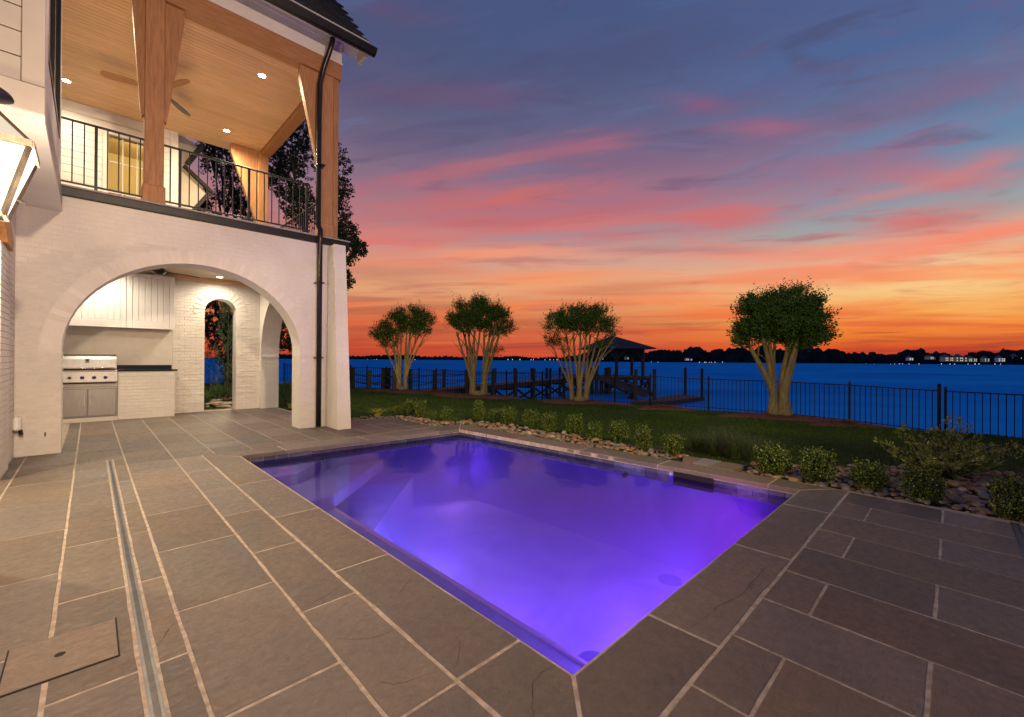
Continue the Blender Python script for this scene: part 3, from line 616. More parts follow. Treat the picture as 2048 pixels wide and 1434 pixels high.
# balcony timber
def post(x0,x1,y0,y1,z0,z1,left=True,right=True,lw=.15,rw=.24,name='balcony_post'):
    po=house.p(name,MB().bbox(x0,x1,y0,y1,z0,z1,.008),cedar)
    house.p('base_block',MB().bbox(x0-.02,x1+.02,y0-.02,y1+.02,z0,z0+.27,.01),cedar,po)
    ym=(y0+y1)/2
    if left: house.p('bracket',MB().extr([(x0-.001,4.93),(x0-.03,4.90),(x0-.045,4.98),(x0-lw,z1-.20),(x0-lw,z1-.003),(x0-.001,z1-.003)],(0,y0+.055,0),(1,0,0),(0,0,1),(0,.11,0)),cedar,po)
    if right: house.p('bracket',MB().extr([(x1+.001,4.93),(x1+.03,4.90),(x1+.045,4.98),(x1+rw,z1-.20),(x1+rw,z1-.003),(x1+.001,z1-.003)],(0,y0+.055,0),(1,0,0),(0,0,1),(0,.11,0)),cedar,po)
    return po
post(.555,.785,HY+.0,HY+.23,3.613,6.74)
post(3.12,3.34,HY+.0,HY+.23,3.613,6.74,right=False,lw=.38)
house.p('balcony_post',MB().bbox(3.345,3.45,HY+.02,HY+.22,3.613,6.74,.006),cedar)
post(3.18,3.42,13.0,13.24,3.613,6.84,right=False,lw=.62)
house.p('front_beam',MB().bbox(-.6,3.49,HY-.01,HY+.24,6.743,7.05,.008),cedarx)
house.p('side_beam',MB().bbox(3.24,3.47,HY+.245,13.3,6.743,7.05,.008),cedarx)
house.p('frieze_board',MB().bbox(-.6,3.50,HY+.01,HY+.2,7.052,7.46,.004),white)
house.p('frieze_moulding',MB().bbox(-.6,3.51,HY-.015,HY+.008,7.052,7.085,.004),white)
house.p('frieze_moulding',MB().bbox(-.6,3.51,HY-.02,HY+.008,7.40,7.46,.004),white)
house.p('soffit',MB().box(-.6,3.86,8.0,HY+.2,7.462,7.48),white)
house.p('fascia_board',MB().box(-.6,3.86,8.03,8.05,7.24,7.46),white)
house.p('rake_board',MB().box(3.80,3.86,8.052,8.42,7.22,7.46),cream)
uc=house.p('balcony_ceiling',MB().box(-.9,3.5,8.62,13.5,6.872,6.9),pm('ceiling_backing',(.08,.04,.02)))
for i in range(49):
    y=8.665+i*.1
    house.p('plank',MB().bbox(-.55,3.235,y+.004,y+.096,6.85,6.871,.006),plankm,uc)
# rear wall of the balcony: siding, window, corner board
rw=house.p('balcony_rear_wall',MB().box(-.9,.25,13.42,13.6,3.6,6.9).box(1.0,1.5,13.42,13.6,3.6,6.9).box(.25,1.0,13.42,13.6,6.35,6.9),white)
for i in range(18):
    z=3.64+i*.165
    house.p('siding_board',MB().bbox(-.5,.165,13.402,13.419,z,z+.156,.003),white,rw); house.p('siding_board',MB().bbox(1.06,1.355,13.402,13.419,z,z+.156,.003),white,rw)
house.p('corner_board',MB().bbox(1.36,1.52,13.39,13.419,3.6,6.845,.004),white,rw)
house.p('head_board',MB().bbox(-.5,1.355,13.395,13.419,6.62,6.845,.004),white,rw)
bwn=house.p('balcony_window',MB().box(.17,.245,13.385,13.419,3.62,6.60).box(1.0,1.055,13.385,13.419,3.62,6.60).box(.245,1.0,13.385,13.419,6.35,6.60),white)
house.p('pane',MB().box(.25,1.0,13.47,13.478,3.62,6.35),pm('clear_pane',(.9,.9,.9),None,3,.02),bwn)
cp=MATS['clear_pane'].node_tree.nodes['Principled BSDF']; cp.inputs['Transmission Weight'].default_value=1; cp.inputs['IOR'].default_value=1.05
for x in (.25,.50,.75,.985): house.p('muntin',MB().box(x,x+.018,13.45,13.469,3.62,6.35),white,bwn)
for z in (4.35,5.05,5.75): house.p('muntin',MB().box(.25,1.0,13.452,13.467,z,z+.02),white,bwn)
rm=house.p('upstairs_room',MB().box(-.5,1.4,16.5,16.6,3.6,7).box(-.6,-.5,13.6,16.5,3.6,7).box(1.4,1.48,13.6,16.5,3.6,7).box(-.5,1.4,13.6,16.5,7,7.1),pm('warm_room_wall',(.62,.50,.26)))
for z in (4.1,4.85,5.6): house.p('wall_sconce_shade',MB().lathe([(.30,0),(.30,.18),(.16,.26),(0,.27)],(.38,16.2,z),14),pm('terracotta_shade',(.42,.14,.06)),rm)
lamp('POINT','upstairs_room_lamp',(1.2,14.6,6.7),110,(1,.78,.42),.02)
# rear gable wing beyond the balcony
gw=T('gable_wing',(1.9,15.2,0),'pale rear gable of the house with dark roof edges seen through the balcony','gable')
gw.p('gable_wall',MB().extr([(1.52,3.6),(1.62,4.7),(2.22,5.75),(1.78,6.35),(2.05,6.95),(1.52,7.2)],(0,14.2,0),(1,0,0),(0,0,1),(0,.15,0)),cream)
gw.p('rake_edge',MB().beam((1.60,14.15,4.65),(2.30,14.15,5.80),.12,.09),shing); gw.p('rake_edge',MB().beam((1.80,14.15,6.40),(2.12,14.15,7.0),.12,.12),shing)
gw.p('eave_edge',MB().beam((1.72,14.12,6.32),(2.34,14.12,5.78),.16,.07),shing)
# balcony railing
rl=house.p('balcony_railing',MB().bbox(-.6,2.93,HY+.02,HY+.06,4.53,4.555,.004).bbox(-.6,2.93,HY+.03,HY+.055,3.675,3.70,.003),blackm)
x=-.55; i=0
while x<2.9:
    if not (.53<x<.81):
        r=.017 if i%8==5 else .0075; house.p('baluster',MB().box(x-r,x+r,HY+.04-r,HY+.04+r,3.612 if r>.01 else 3.70,4.53),blackm,rl)
    x+=.118; i+=1
r2=house.p('side_railing',MB().bbox(3.35,3.39,8.7,12.98,4.53,4.555,.004).bbox(3.355,3.38,8.7,12.98,3.675,3.70,.003),blackm)
for i in range(35): house.p('baluster',MB().box(3.362,3.377,8.75+i*.12,8.765+i*.12,3.70,4.53),blackm,r2)
r3=house.p('rear_railing',MB().bbox(1.53,3.15,13.1,13.14,4.53,4.555,.004).bbox(1.53,3.15,13.1,13.13,3.675,3.70,.003),blackm)
for i in range(13): house.p('baluster',MB().box(1.6+i*.12,1.615+i*.12,13.11,13.125,3.70,4.53),blackm,r3)
# roof: steep shingled slope behind a black gutter
rf=house.p('roof',MB().add([(-.9,7.98,7.33),(3.92,7.98,7.33),(3.92,11.2,11.0),(-.9,11.2,11.0),(-.9,7.98,7.20),(3.92,7.98,7.20),(3.92,11.2,10.85),(-.9,11.2,10.85)],[(0,1,2,3),(7,6,5,4),(0,4,5,1),(1,5,6,2),(2,6,7,3),(3,7,4,0)]),shing)
sl=math.atan2(11.0-7.33,11.2-7.98); cs,sn=math.cos(sl),math.sin(sl)
for r_ in range(13):
    s0=r_*.19
    for c in range(14):
        x1=3.95-c*.21-(.105 if r_%2 else 0)+rnd.uniform(-.005,.005)
        if x1-.2<.9+r_*.05: continue
        x0=x1-.203; h0,h1=.030+rnd.uniform(0,.006),.008
        P_=lambda x,s,h:(x,7.95+s*cs-h*sn,7.315+s*sn+h*cs)
        house.p('shingle',MB().add([P_(x0,s0,.002),P_(x1,s0,.002),P_(x1,s0,h0),P_(x0,s0,h0),P_(x0,s0+.23,.002),P_(x1,s0+.23,.002),P_(x1,s0+.23,h1),P_(x0,s0+.23,h1)],[(0,1,2,3),(3,2,6,7),(1,5,6,2),(0,3,7,4)]),shing,rf)
house.p('gutter',MB().extr([(0,0),(.06,-.10),(.14,-.12),(.14,0)],(-.9,7.86,7.34),(0,1,0),(0,0,1),(4.86,0,0)),blackm)
# bay on the left
bay=house.p('bay',MB().box(-1.8,-.345,5.40,HY-.01,3.32,8.2),cream)
house.p('bay_soffit',MB().box(-1.8,-.285,5.34,HY-.01,3.255,3.318),white,bay)
house.p('band_board',MB().bbox(-1.8,-.285,5.335,5.398,3.32,3.55,.004),bayp,bay)
house.p('band_board',MB().bbox(-.343,-.285,5.40,HY-.012,3.32,3.55,.004),bayp,bay)
house.p('corner_board',MB().bbox(-.42,-.287,5.345,5.398,3.557,8.2,.004),bayp,bay)
for i in range(10):
    z=3.56+i*.205; house.p('siding_board',MB().bbox(-1.8,-.424,5.36,5.398,z,z+.195,.004),bayp,bay)
for y0,y1 in ((5.40,5.75),(5.77,5.95),(8.2,8.40)): house.p('side_trim',MB().bbox(-.343,-.30,y0,y1,3.557,8.2,.005),white,bay)
wn=house.p('bay_window',MB().box(-.343,-.302,5.97,8.18,4.15,4.24).box(-.343,-.302,5.97,6.05,4.24,8.2).box(-.343,-.302,8.10,8.18,4.24,8.2).box(-.343,-.305,7.03,7.12,4.24,8.2),blackm)
house.p('pane',MB().box(-.343,-.325,6.05,7.03,4.24,8.2).box(-.343,-.325,7.12,8.10,4.24,8.2),glassd,wn)
for i in range(7): house.p('board',MB().bbox(-.343,-.31,5.97+i*.318,6.27+i*.318,3.557,4.145,.01),white,bay)
# left wall and pier
lw=house.p('left_wall',MB().box(-1.1,-.702,7.62,HY-.002,0,3.25).box(-1.1,-.702,3.2,4.4,0,3.25),mortar)
lb=MB()
for a,b_,v0,v1 in rows_of(7.62,HY-.004,.004,3.2,[]): lb.bbox(-.704,-.693,a,b_,v0,v1,.003)
house.p('brick_courses',lb,brickm,lw,kind='stuff')
pr=house.p('left_pier',MB().box(-1.1,-.672,6.9,7.615,0,2.50),mortar)
lb=MB()
for a,b_,v0,v1 in rows_of(6.9,7.61,.004,2.49,[]): lb.bbox(-.674,-.665,a,b_,v0,v1,.003)
house.p('brick_courses',lb,brickm,pr,kind='stuff')
house.p('timber_brace',MB().extr([(7.55,2.50),(7.60,2.62),(6.6,3.2),(6.2,3.2),(7.1,2.52)],(-.84,0,0),(0,1,0),(0,0,1),(.2,0,0)),cedar)
ob=T('outlet_box',(-.69,8.3,.46),'small white weatherproof outlet box low on the left wall','outlet box')
ob.p('cover',MB().bbox(-.692,-.62,8.22,8.36,.36,.53,.02),white); ob.p('plug',MB().tube([(-.63,8.3,.36),(-.62,8.3,.30)],.02,8),blackm)
for (x,y,z) in ((-.42,HY-.006,.24),): house.p('weep_vent',MB().box(x-.006,x+.006,y-.004,y+.002,z,z+.055),voidm)
# porch ceiling
pc=house.p('porch_ceiling',MB().box(-.7,SX0,HY+.43,BY,3.222,3.24),cream)
for i in range(31):
    y=HY+.435+i*.12; house.p('plank',MB().bbox(-.69,SX0-.004,y+.004,y+.116,3.20,3.221,.006),plankl,pc)
house.p('ceiling_trim',MB().bbox(-.69,SX0-.006,BY-.09,BY-.024,3.10,3.198,.005),plankm)
# =================================================================== LIGHT FITTINGS
def downlight(x,y,z,label,watt,grp,cone=150,size=.05,disc=30):
    t=T('recessed_light',(x,y,z),label,'ceiling light',grp)
    t.p('trim_ring',MB().lathe([(.085,0),(.088,-.004),(.08,-.008),(.062,-.004)],(x,y,z),20),white)
    t.p('lens',MB().lathe([(.06,-.004),(.05,-.007),(0,-.008)],(x,y,z),20),emat('downlight_glow_%d'%disc,(1,.82,.6),disc))
    lamp('SPOT','downlight_lamp',(x,y,z-.03),watt,((1,.79,.52) if z>5 else (1,.86,.67)),size,(x,y,0),cone,.9)
for n,(x,y) in zip(('nearest the corner downspout','at the far right of the ceiling','at the far left beside the bay','above the near left corner, hidden from view'),((2.38,9.53),(2.35,12.45),(-.38,12.5),(-.3,9.53))):
    downlight(x,y,6.849,'glowing recessed light in the balcony ceiling, '+n,(190 if 'far left' in n else 420),'recessed lights in the balcony ceiling',172,disc=60)
for n,(x,y) in zip(('in front of the arched doorway','over the grill','near the pool arch on the right','near the pool arch on the left'),((2.17,12.1),(.1,11.7),(2.2,9.7),(.2,9.7))):
    downlight(x,y,3.199,'recessed light in the porch ceiling '+n,130,'recessed lights in the porch ceiling',168)
def fan(c,r,angs,label,zc,grp):
    t=T('ceiling_fan',(c[0],c[1],c[2]),label,'ceiling fan',grp); dk=pm('fan_bronze',(.03,.02,.015),None,5,.4,metal=.5); bl_=cedarx if r>.8 else pm('fan_wood',(.12,.06,.03),(.08,.04,.02),8,.5)
    t.p('down_rod',MB().tube([(c[0],c[1],zc),(c[0],c[1],c[2]+.05)],.016,10),dk); t.p('motor',MB().lathe([(.04,.07),(.10,.05),(.11,-.02),(.06,-.07),(0,-.08)],c,18),dk)
    for a in angs:
        a=R(a); ca,sa=math.cos(a),math.sin(a); prof=[(.10,.030),(.3,.045),(.5,.07),(.7,.085),(.85,.085),(.94,.07),(.985,.045),(1,.012)]
        up=[];dn=[]
        for s,w_ in prof:
            for sg,l_ in ((1,up),(-1,dn)): l_.append((c[0]+s*r*ca-sg*w_*sa,c[1]+s*r*sa+sg*w_*ca,c[2]+sg*w_*.22-.01*s))
        pl=up+dn[::-1]; n_=len(pl); mb=MB().add(pl+[(x,y,z+.012) for x,y,z in pl],[tuple(range(n_)),tuple(range(2*n_-1,n_-1,-1))]+[(i,n_+i,n_+(i+1)%n_,(i+1)%n_) for i in range(n_)])
        t.p('blade',mb,dk if a<R(60) and r>.8 else bl_)
fan((.96,10.95,6.55),.87,(174,292,52),'three bladed paddle fan hanging from the balcony ceiling behind the middle post',6.85,'ceiling fans')
fan((.95,10.85,2.98),.70,(17,137,257),'dark paddle fan hanging under the porch ceiling at the top of the arch',3.20,'ceiling fans')
# gas lantern
lx,ly=-.50,4.47
ln=T('wall_lantern',(lx,ly,2.7),'large lit copper gas lantern with frosted panes at the upper left','lantern')
copper=pm('aged_copper',(.20,.16,.115),(.12,.10,.08),12,.42,metal=.8,bump=.1); glow=emat('lantern_pane_glow',(1,.86,.62),2.4)
tp,bt_=.205,.085; z1,z0=2.70,2.24; zr=2.92
C4=lambda h:[(lx-h,ly-h),(lx+h,ly-h),(lx+h,ly+h),(lx-h,ly+h)]
a,b_=C4(tp),C4(bt_)
for i in range(4):
    j=(i+1)%4
    ln.p('corner_bar',MB().beam((*a[i],z1),(*b_[i],z0),.024,.024),copper)
    ln.p('pane',MB().add([(*b_[i],z0+.01),(*b_[j],z0+.01),(*a[j],z1-.01),(*a[i],z1-.01)],[(0,1,2,3)]),glow)
    ln.p('roof_bar',MB().beam((*a[i],z1+.015),(*C4(.05)[i],zr),.018,.018),copper)
    ln.p('roof_pane',MB().add([(*a[i],z1+.02),(*a[j],z1+.02),(*C4(.05)[j],zr),(*C4(.05)[i],zr)],[(0,1,2,3)]),emat('lantern_roof_glow',(1,.84,.62),.9))
    ln.p('rim',MB().beam((*C4(tp+.012)[i],z1),(*C4(tp+.012)[j],z1),.02,.045),copper)
    ln.p('base_rim',MB().beam((*b_[i],z0),(*b_[j],z0),.02,.03),copper)
ln.p('chimney',MB().lathe([(.055,zr-2.7),(.055,zr-2.7+.10),(.12,zr-2.7+.11),(.11,zr-2.7+.14),(.02,zr-2.7+.20),(0,zr-2.7+.205)],(lx,ly,2.7),18),pm('lantern_dark_cap',(.04,.04,.045),None,5,.5,metal=.6),smooth=True)
ln.p('wall_arm',MB().tube([(lx,ly,2.95),(-.70,ly,2.98)],.014,8).box(-.72,-.70,ly-.08,ly+.08,2.2,3.1),copper)
ln.p('knob',MB().tube([(lx+.10,ly+.10,2.40),(lx+.16,ly+.13,2.38)],.014,8),copper)
lamp('POINT','gas_lantern_fill',(lx+.27,ly-.34,2.35),26,(1,.78,.54),.06)  # placed outside the opaque panes, stands in for the lantern's own light
lamp('POINT','gas_lantern_fill',(lx+.16,ly+.55,2.15),110,(1,.78,.54),.06)  # added fill clear of the lantern, set low to brighten the bay soffit
lamp('SPOT','assumed_loggia_lamp',(-1.8,5.9,2.45),330,(1,.80,.52),.05,(.6,6.4,0),120,.3)  # assumed lamp beyond the left wall, throws a bright patch on the paving
# =================================================================== OUTDOOR KITCHEN
ky=12.05
kc=T('counter',(.9,12.3,0),'white brick kitchen counter with a black granite top right of the grill','counter')
cb=kc.p('base',MB().box(.415,1.345,ky+.006,BY-.02,0,1.0),mortar)
lb=MB()
for a,b_,v0,v1 in rows_of(.417,1.343,.004,.99,[]): lb.bbox(a,b_,ky-rnd.uniform(0,.006),ky+.01,v0,v1,.003)
kc.p('brick_courses',lb,brickm,cb,kind='stuff')
kc.p('granite_top',MB().bbox(.414,1.39,ky-.03,BY-.025,1.002,1.034,.005),granite); kc.p('granite_upstand',MB().bbox(.414,1.34,BY-.06,BY-.025,1.035,1.125,.004),granite)
kc.p('plinth',MB().box(-.69,.412,ky-.004,BY-.02,0,.085),plaster)
kc.p('grill_housing',MB().box(-.69,.412,ky+.03,BY-.02,.086,.78),mortar)
sp=house.p('kitchen_backsplash',MB().box(-.69,1.355,BY-.024,BY-.003,1.0,2.6),plaster)
gr=T('grill',(-.02,12.2,0),'stainless steel built-in gas grill with four knobs above double doors','grill')
gx0,gx1=-.62,.405
gr.p('body',MB().bbox(gx0,gx1,ky-.01,BY-.12,.78,1.03,.006),steel)
gr.p('control_panel',MB().extr([(ky-.055,.80),(ky-.012,.80),(ky-.012,1.0),(ky-.035,1.0)],(gx0,0,0),(0,1,0),(0,0,1),(gx1-gx0,0,0)),steel)
gr.p('shelf_lip',MB().bbox(gx0,gx1+.003,ky-.05,ky+.05,1.002,1.032,.006),steel)
hp=[(ky+.0,1.07),(ky+.012,1.16),(ky+.045,1.25),(ky+.10,1.31),(ky+.18,1.345),(ky+.40,1.35),(ky+.40,1.07)]
gr.p('hood',MB().extr(hp,(gx0+.005,0,0),(0,1,0),(0,0,1),(gx1-gx0-.02,0,0)),steel)
gr.p('hood_handle',MB().tube([(gx0+.05,ky-.045,1.075),(gx1-.05,ky-.045,1.075)],.014,12),chrome,smooth=True)
for x in (gx0+.08,gx1-.08): gr.p('handle_bracket',MB().tube([(x,ky-.045,1.075),(x,ky+.01,1.085)],.009,8),chrome)
th=T
gauge=gr.p('thermometer',MB().tube([(-.04,ky+.045,1.235),(-.04,ky-.008,1.225)],.034,20),chrome); gr.p('dial',MB().tube([(-.04,ky-.008,1.225),(-.04,ky-.011,1.2245)],.024,16),pm('dial_dark',(.05,.02,.02)),gauge)
for x in (-.495,-.285,-.11,.06,.225):
    kn=gr.p('knob',MB().tube([(x,ky-.045,.885),(x,ky-.056,.885)],.033,18),chrome); gr.p('knob_grip',MB().tube([(x,ky-.056,.885),(x,ky-.082,.884)],.023,16).box(x-.005,x+.005,ky-.09,ky-.082,.865,.905),blackm,kn)
bd=gr.p('badge',MB().box(.29,.365,ky-.041,ky-.039,.925,.945),pm('badge_dark',(.08,.08,.08)))
gr.p('drip_slot',MB().box(gx0,gx1-.03,ky-.03,ky-.012,.765,.782),voidm)
dr=gr.p('door_frame',MB().bbox(gx0,gx1,ky-.012,ky+.028,.10,.70,.004),steel)
for x0,x1,hx in ((gx0+.02,-.035,-.075),(-.027,gx1-.02,.02)):
    d_=gr.p('door',MB().bbox(x0,x1,ky-.032,ky-.014,.125,.66,.006),steel)
    gr.p('handle',MB().tube([(hx,ky-.06,.33),(hx,ky-.06,.52)],.009,10).tube([(hx,ky-.06,.35),(hx,ky-.03,.35)],.006,8).tube([(hx,ky-.06,.50),(hx,ky-.03,.50)],.006,8),chrome,d_)
cab=T('wall_cabinet',(.4,12.4,1.92),'white beadboard wall cabinets hung above the grill','cabinet')
cab.p('carcass',MB().box(-.69,1.33,12.225,BY-.026,1.93,3.098),white)
for x0,x1,yy in ((-.42,.535,12.22),(.545,1.345,12.20)):
    dd=cab.p('door',MB().box(x0,x1,yy,yy+.018,1.915,3.09),plaster)
    for a,b_,c_,d_ in ((x0,x0+.09,1.915,3.09),(x1-.09,x1,1.915,3.09),(x0+.091,x1-.091,1.915,2.07),(x0+.091,x1-.091,3.02,3.09)): cab.p('rail',MB().bbox(a,b_,yy-.02,yy-.001,c_,d_,.004),white,dd)
    n_=int((x1-x0-.18)/.09); w_=(x1-x0-.182)/n_
    for i in range(n_): cab.p('bead_board',MB().bbox(x0+.091+i*w_+.0028,x0+.091+(i+1)*w_-.0028,yy-.010,yy-.001,2.072,3.018,.004),white,dd)
lamp('POINT','doorway_fill_lamp',(2.9,14.2,1.6),85,(1,.85,.55),.08)  # added fill with no fitting, brightens the plants beyond the doorway
# =================================================================== PLANTS
def leaves(P,A,N,s,w=.5,fold=0):
    """leaf quads: centre P, axis A, side hint N, length s"""
    A=A/np.linalg.norm(A,axis=1)[:,None]; B=np.cross(A,N); B/=np.maximum(1e-6,np.linalg.norm(B,axis=1))[:,None]
    s=s[:,None]; v=np.empty((len(P),4,3)); v[:,0]=P-A*s*.5; v[:,1]=P+B*s*w*.5; v[:,2]=P+A*s*.5; v[:,3]=P-B*s*w*.5
    return v.reshape(-1,3),np.arange(len(P)*4).reshape(-1,4)
def sprigs(C,D,L,k,size,spread=.5,w=.5,seed=1):
    r=np.random.RandomState(seed); n=len(C); t=np.tile(np.linspace(.1,1,k),n); Ci=np.repeat(C,k,0); Di=np.repeat(D/np.linalg.norm(D,axis=1)[:,None],k,0); Li=np.repeat(L,k)
    rv=r.normal(size=(n*k,3)); rv-=Di*(rv*Di).sum(1)[:,None]; rv/=np.linalg.norm(rv,axis=1)[:,None]
    P=Ci+Di*(Li*t)[:,None]+rv*(size*.5); A=Di*(1-spread)+rv*spread+r.normal(size=(n*k,3))*.15
    return leaves(P,A,r.normal(size=(n*k,3)),size*r.uniform(.7,1.25,n*k),w)
def lobes(ls,n,seed,shell=.55):
    """points in a union of ellipsoids ((cx,cy,cz),(rx,ry,rz),weight), with an outward direction each"""
    r=np.random.RandomState(seed); ws=np.array([l[2] for l in ls]); ws=ws/ws.sum(); ix=r.choice(len(ls),n,p=ws); d=r.normal(size=(n,3)); d/=np.linalg.norm(d,axis=1)[:,None]
    rad=r.uniform(shell,1,n)**.6; rad*=1+.17*np.sin(d[:,0]*9+d[:,2]*7+ix)*np.cos(d[:,1]*6+ix*2)
    c=np.array([l[0] for l in ls])[ix]; e=np.array([l[1] for l in ls])[ix]; return c+d*e*rad[:,None],d
def rl(r,z,d=0): return (RT.x*r+FW.x*d,RT.y*r+FW.y*d,z)   # across the view, up, away
def crape(base,label,stems,crown,nl,seed,thick,fuse,lsize=.068,zs=.45,extra=()):
    t=T('crape_myrtle_tree',base,label,'tree','clipped crape myrtles along the lawn edge'); rr=random.Random(seed); b=Vector(base); mb=MB()
    for j,(r0,r1,zt,th) in enumerate(stems):
        f0=r0; d0=rr.uniform(-.05,.05); d1=rr.uniform(-.5,.5)*abs(.3+abs(r1)*.5)
        pts=[];n=9
        for i in range(n):
            s=i/(n-1); k=max(0,(s-zs*.45))/(1-zs*.45); k=k**1.25
            p=b+Vector(rl(f0+(r1-f0)*k+math.sin(s*7+j*2.1)*.03*s,zt*s-.08,d0+(d1-d0)*k+math.cos(s*6+j)*.03*s)); pts.append(p)
        mb.tube(pts,[th*1.3*(1.35-.25*s if s<.2 else 1.0)*(1-.62*s) for s in [i/(n-1) for i in range(n)]],8)
        # side branches into the crown
        for q in range(3):
            i=rr.choice((5,6,7)); p=pts[i]; e=p+Vector(rl(rr.uniform(-.45,.45)+(r1*.25),rr.uniform(.45,.85),rr.uniform(-.45,.45))); m=(p+e)/2+Vector((0,0,.04))
            mb.tube([p,m,e],[th*.34,th*.24,th*.08],6)
    # flare where the trunks fuse
    mb.lathe([(fuse*1.35,-.1),(fuse*1.15,.03),(fuse*.95,.14),(fuse*.8,.26)],tuple(b),12)
    t.p('trunk',mb,barkm,smooth=True)
    ls=[(tuple(b+Vector(rl(c[0]*(.97 if lsize>.08 else .88),c[1]))),(e[0]*.76,e[0]*.80,e[1]*.94),w_) for c,e,w_ in crown]
    K0,D0=lobes(ls,130 if lsize<.08 else 200,seed,.45); rc=np.random.RandomState(seed+9); ns_=int(nl*2.3)//8; ic=rc.randint(0,len(K0),ns_); C=K0[ic]+rc.normal(size=(ns_,3))*(.13,.13,.09); D=D0[ic]+rc.normal(size=(ns_,3))*.3; D[:,2]=D[:,2]*.6+.75
    v1,f1=sprigs(C,D,np.random.RandomState(seed).uniform(.12,.30,len(C)),8,lsize,.55,.48,seed)
    rs=np.random.RandomState(seed+3); k_=rs.rand(len(C))<(.22 if lsize>.08 else .12); Ct=C[k_]; top=np.array([b.z])+0; Dt=D[k_]*.35+np.array([0,0,1.0]); v3_,f3_=sprigs(Ct,Dt,rs.uniform(.3,.52,len(Ct)),9,lsize*.9,.6,.42,seed+4); f1=np.vstack([f1,f3_+len(v1)]); v1=np.vstack([v1,v3_])
    if extra:
        C2,D2=lobes([(tuple(b+Vector(rl(*c))),(e[0],e[0],e[1]),w_) for c,e,w_ in extra],int(nl*.003),seed+5); v2,f2=sprigs(C2,D2+np.array([.1,0,.5]),np.full(len(C2),.2),8,lsize,.55,.48,seed+6)
        f1=np.vstack([f1,f2+len(v1)]); v1=np.vstack([v1,v2])
    t.p('crown',_arr(v1,f1),leafc)
    return t
class _A: pass
def _arr(v,f):
    a=_A(); a.build=lambda name,mat,parent=None,smooth=False:fast(name,v,f,mat,parent,False); return a
def mulch(c,rx_,ry_,name='mulch_ring'):
    v=[];f=[];n=26;rings=6
    for i in range(rings+1):
        for k in range(n):
            a=2*math.pi*k/n; rr_=i/rings; wob=1+.13*math.sin(3*a+c[0])+.07*math.sin(7*a+c[1]); x=c[0]+RT.x*rx_*rr_*wob*math.cos(a)+FW.x*ry_*rr_*wob*math.sin(a); y=c[1]+RT.y*rx_*rr_*wob*math.cos(a)+FW.y*ry_*rr_*wob*math.sin(a)
            v.append((x,y,zl(x)+ .12*(1-rr_**1.5)+ (.02*math.sin(9*a+i*2) if 0<i<rings else 0)-(.04 if i==rings else 0)+.0))
    for i in range(rings):
        for k in range(n):
            j=(k+1)%n; f.append((i*n+k,i*n+j,(i+1)*n+j,(i+1)*n+k))
    m_=np.array(v); N=1500; ii=nr.randint(0,len(m_)-n,N); P=m_[ii]+nr.normal(size=(N,3))*(.10,.10,.008)+(0,0,.02)
    A=nr.normal(size=(N,3))*(1,1,.35); v2,f2=leaves(P,A,np.tile([[0,0,1.]],(N,1))+nr.normal(size=(N,3))*.2,nr.uniform(.08,.22,N),.07)
    o=fast(name,v,f,strawm,None,True); tag(o,kind='stuff')
    o2=fast('pine_needles',v2,f2,strawm,None); o2.parent=o; tag(o2,kind='stuff'); return o
def tb(px,py,z): 
    p=gp(px,py,z); return Vector((p.x,p.y,gz(p.x,p.y)))
B1=tb(803,785,-.30); B2=tb(955,795,-.36); B3=tb(1158,805,-.43); B4=tb(1555,833,-.50)
st1=[(-.17,-1.0,2.6,.055),(-.15,-.55,2.9,.07),(-.12,-.3,3.0,.06),(-.10,.0,3.0,.06),(.15,.2,3.2,.06),(.16,.5,3.3,.07),(.19,.85,3.1,.06),(.21,1.15,2.9,.05)]
crape(B1,'leftmost crape myrtle with a lopsided crown thinning to the left',st1,[((-1.0,2.75),(.55,.42),1.1),((-.45,3.15),(.65,.5),1.5),((.35,3.45),(.85,.62),2.6),((.95,3.35),(.65,.6),1.7),((-.55,2.35),(.35,.35),.5),((1.05,2.7),(.3,.25),.35),((-.9,2.35),(.3,.3),.4)],9500,3,.09,.20,zs=.6)
st2=[(-.27,-.95,2.9,.065),(-.25,-.7,3.0,.075),(-.22,-.42,3.0,.08),(-.19,-.15,3.0,.08),(-.17,.08,3.0,.07),(.24,.3,3.0,.07),(.26,.55,3.0,.08),(.28,.75,3.1,.09),(.31,1.05,3.0,.08)]
crape(B2,'second crape myrtle from the left with a full crown on many upright stems',st2,[((-.75,3.5),(.65,.62),1.8),((-.1,3.55),(.8,.68),2.4),((.6,3.4),(.8,.7),2.4),((1.15,3.15),(.5,.55),1.2),((-.5,3.0),(.6,.42),1)],12500,9,.11,.28,zs=.5,extra=[((.85,2.05),(.2,.14),1)])
st3=[(-.33,-1.2,2.5,.045),(-.31,-.85,2.7,.05),(-.28,-.5,2.9,.055),(-.02,-.25,2.9,.065),(.0,.0,3.0,.07),(.04,.3,3.0,.07),(.26,.5,2.9,.06),(.28,.8,3.0,.06),(.31,1.1,2.9,.055),(.33,1.35,2.8,.045)]
crape(B3,'crape myrtle with a flat wide crown standing in front of the dock gazebo',st3,[((0,3.1),(.9,.36),1.1),((-1.05,3.15),(.5,.48),1.3),((-.4,3.4),(.65,.5),1.8),((.3,3.4),(.7,.5),2),((1.0,3.35),(.65,.52),1.8),((1.25,2.9),(.38,.42),.7),((-1.15,2.6),(.22,.4),.35),((-.75,2.2),(.2,.35),.25),((1.1,2.55),(.25,.3),.4)],9500,15,.12,.28,zs=.45)
st4=[(-.17,-.95,2.6,.12),(-.15,-.65,2.8,.10),(-.14,-.4,2.9,.09),(-.13,-.05,2.9,.07),(.15,.35,2.9,.10),(.17,.75,2.8,.16),(.16,.55,2.8,.08)]
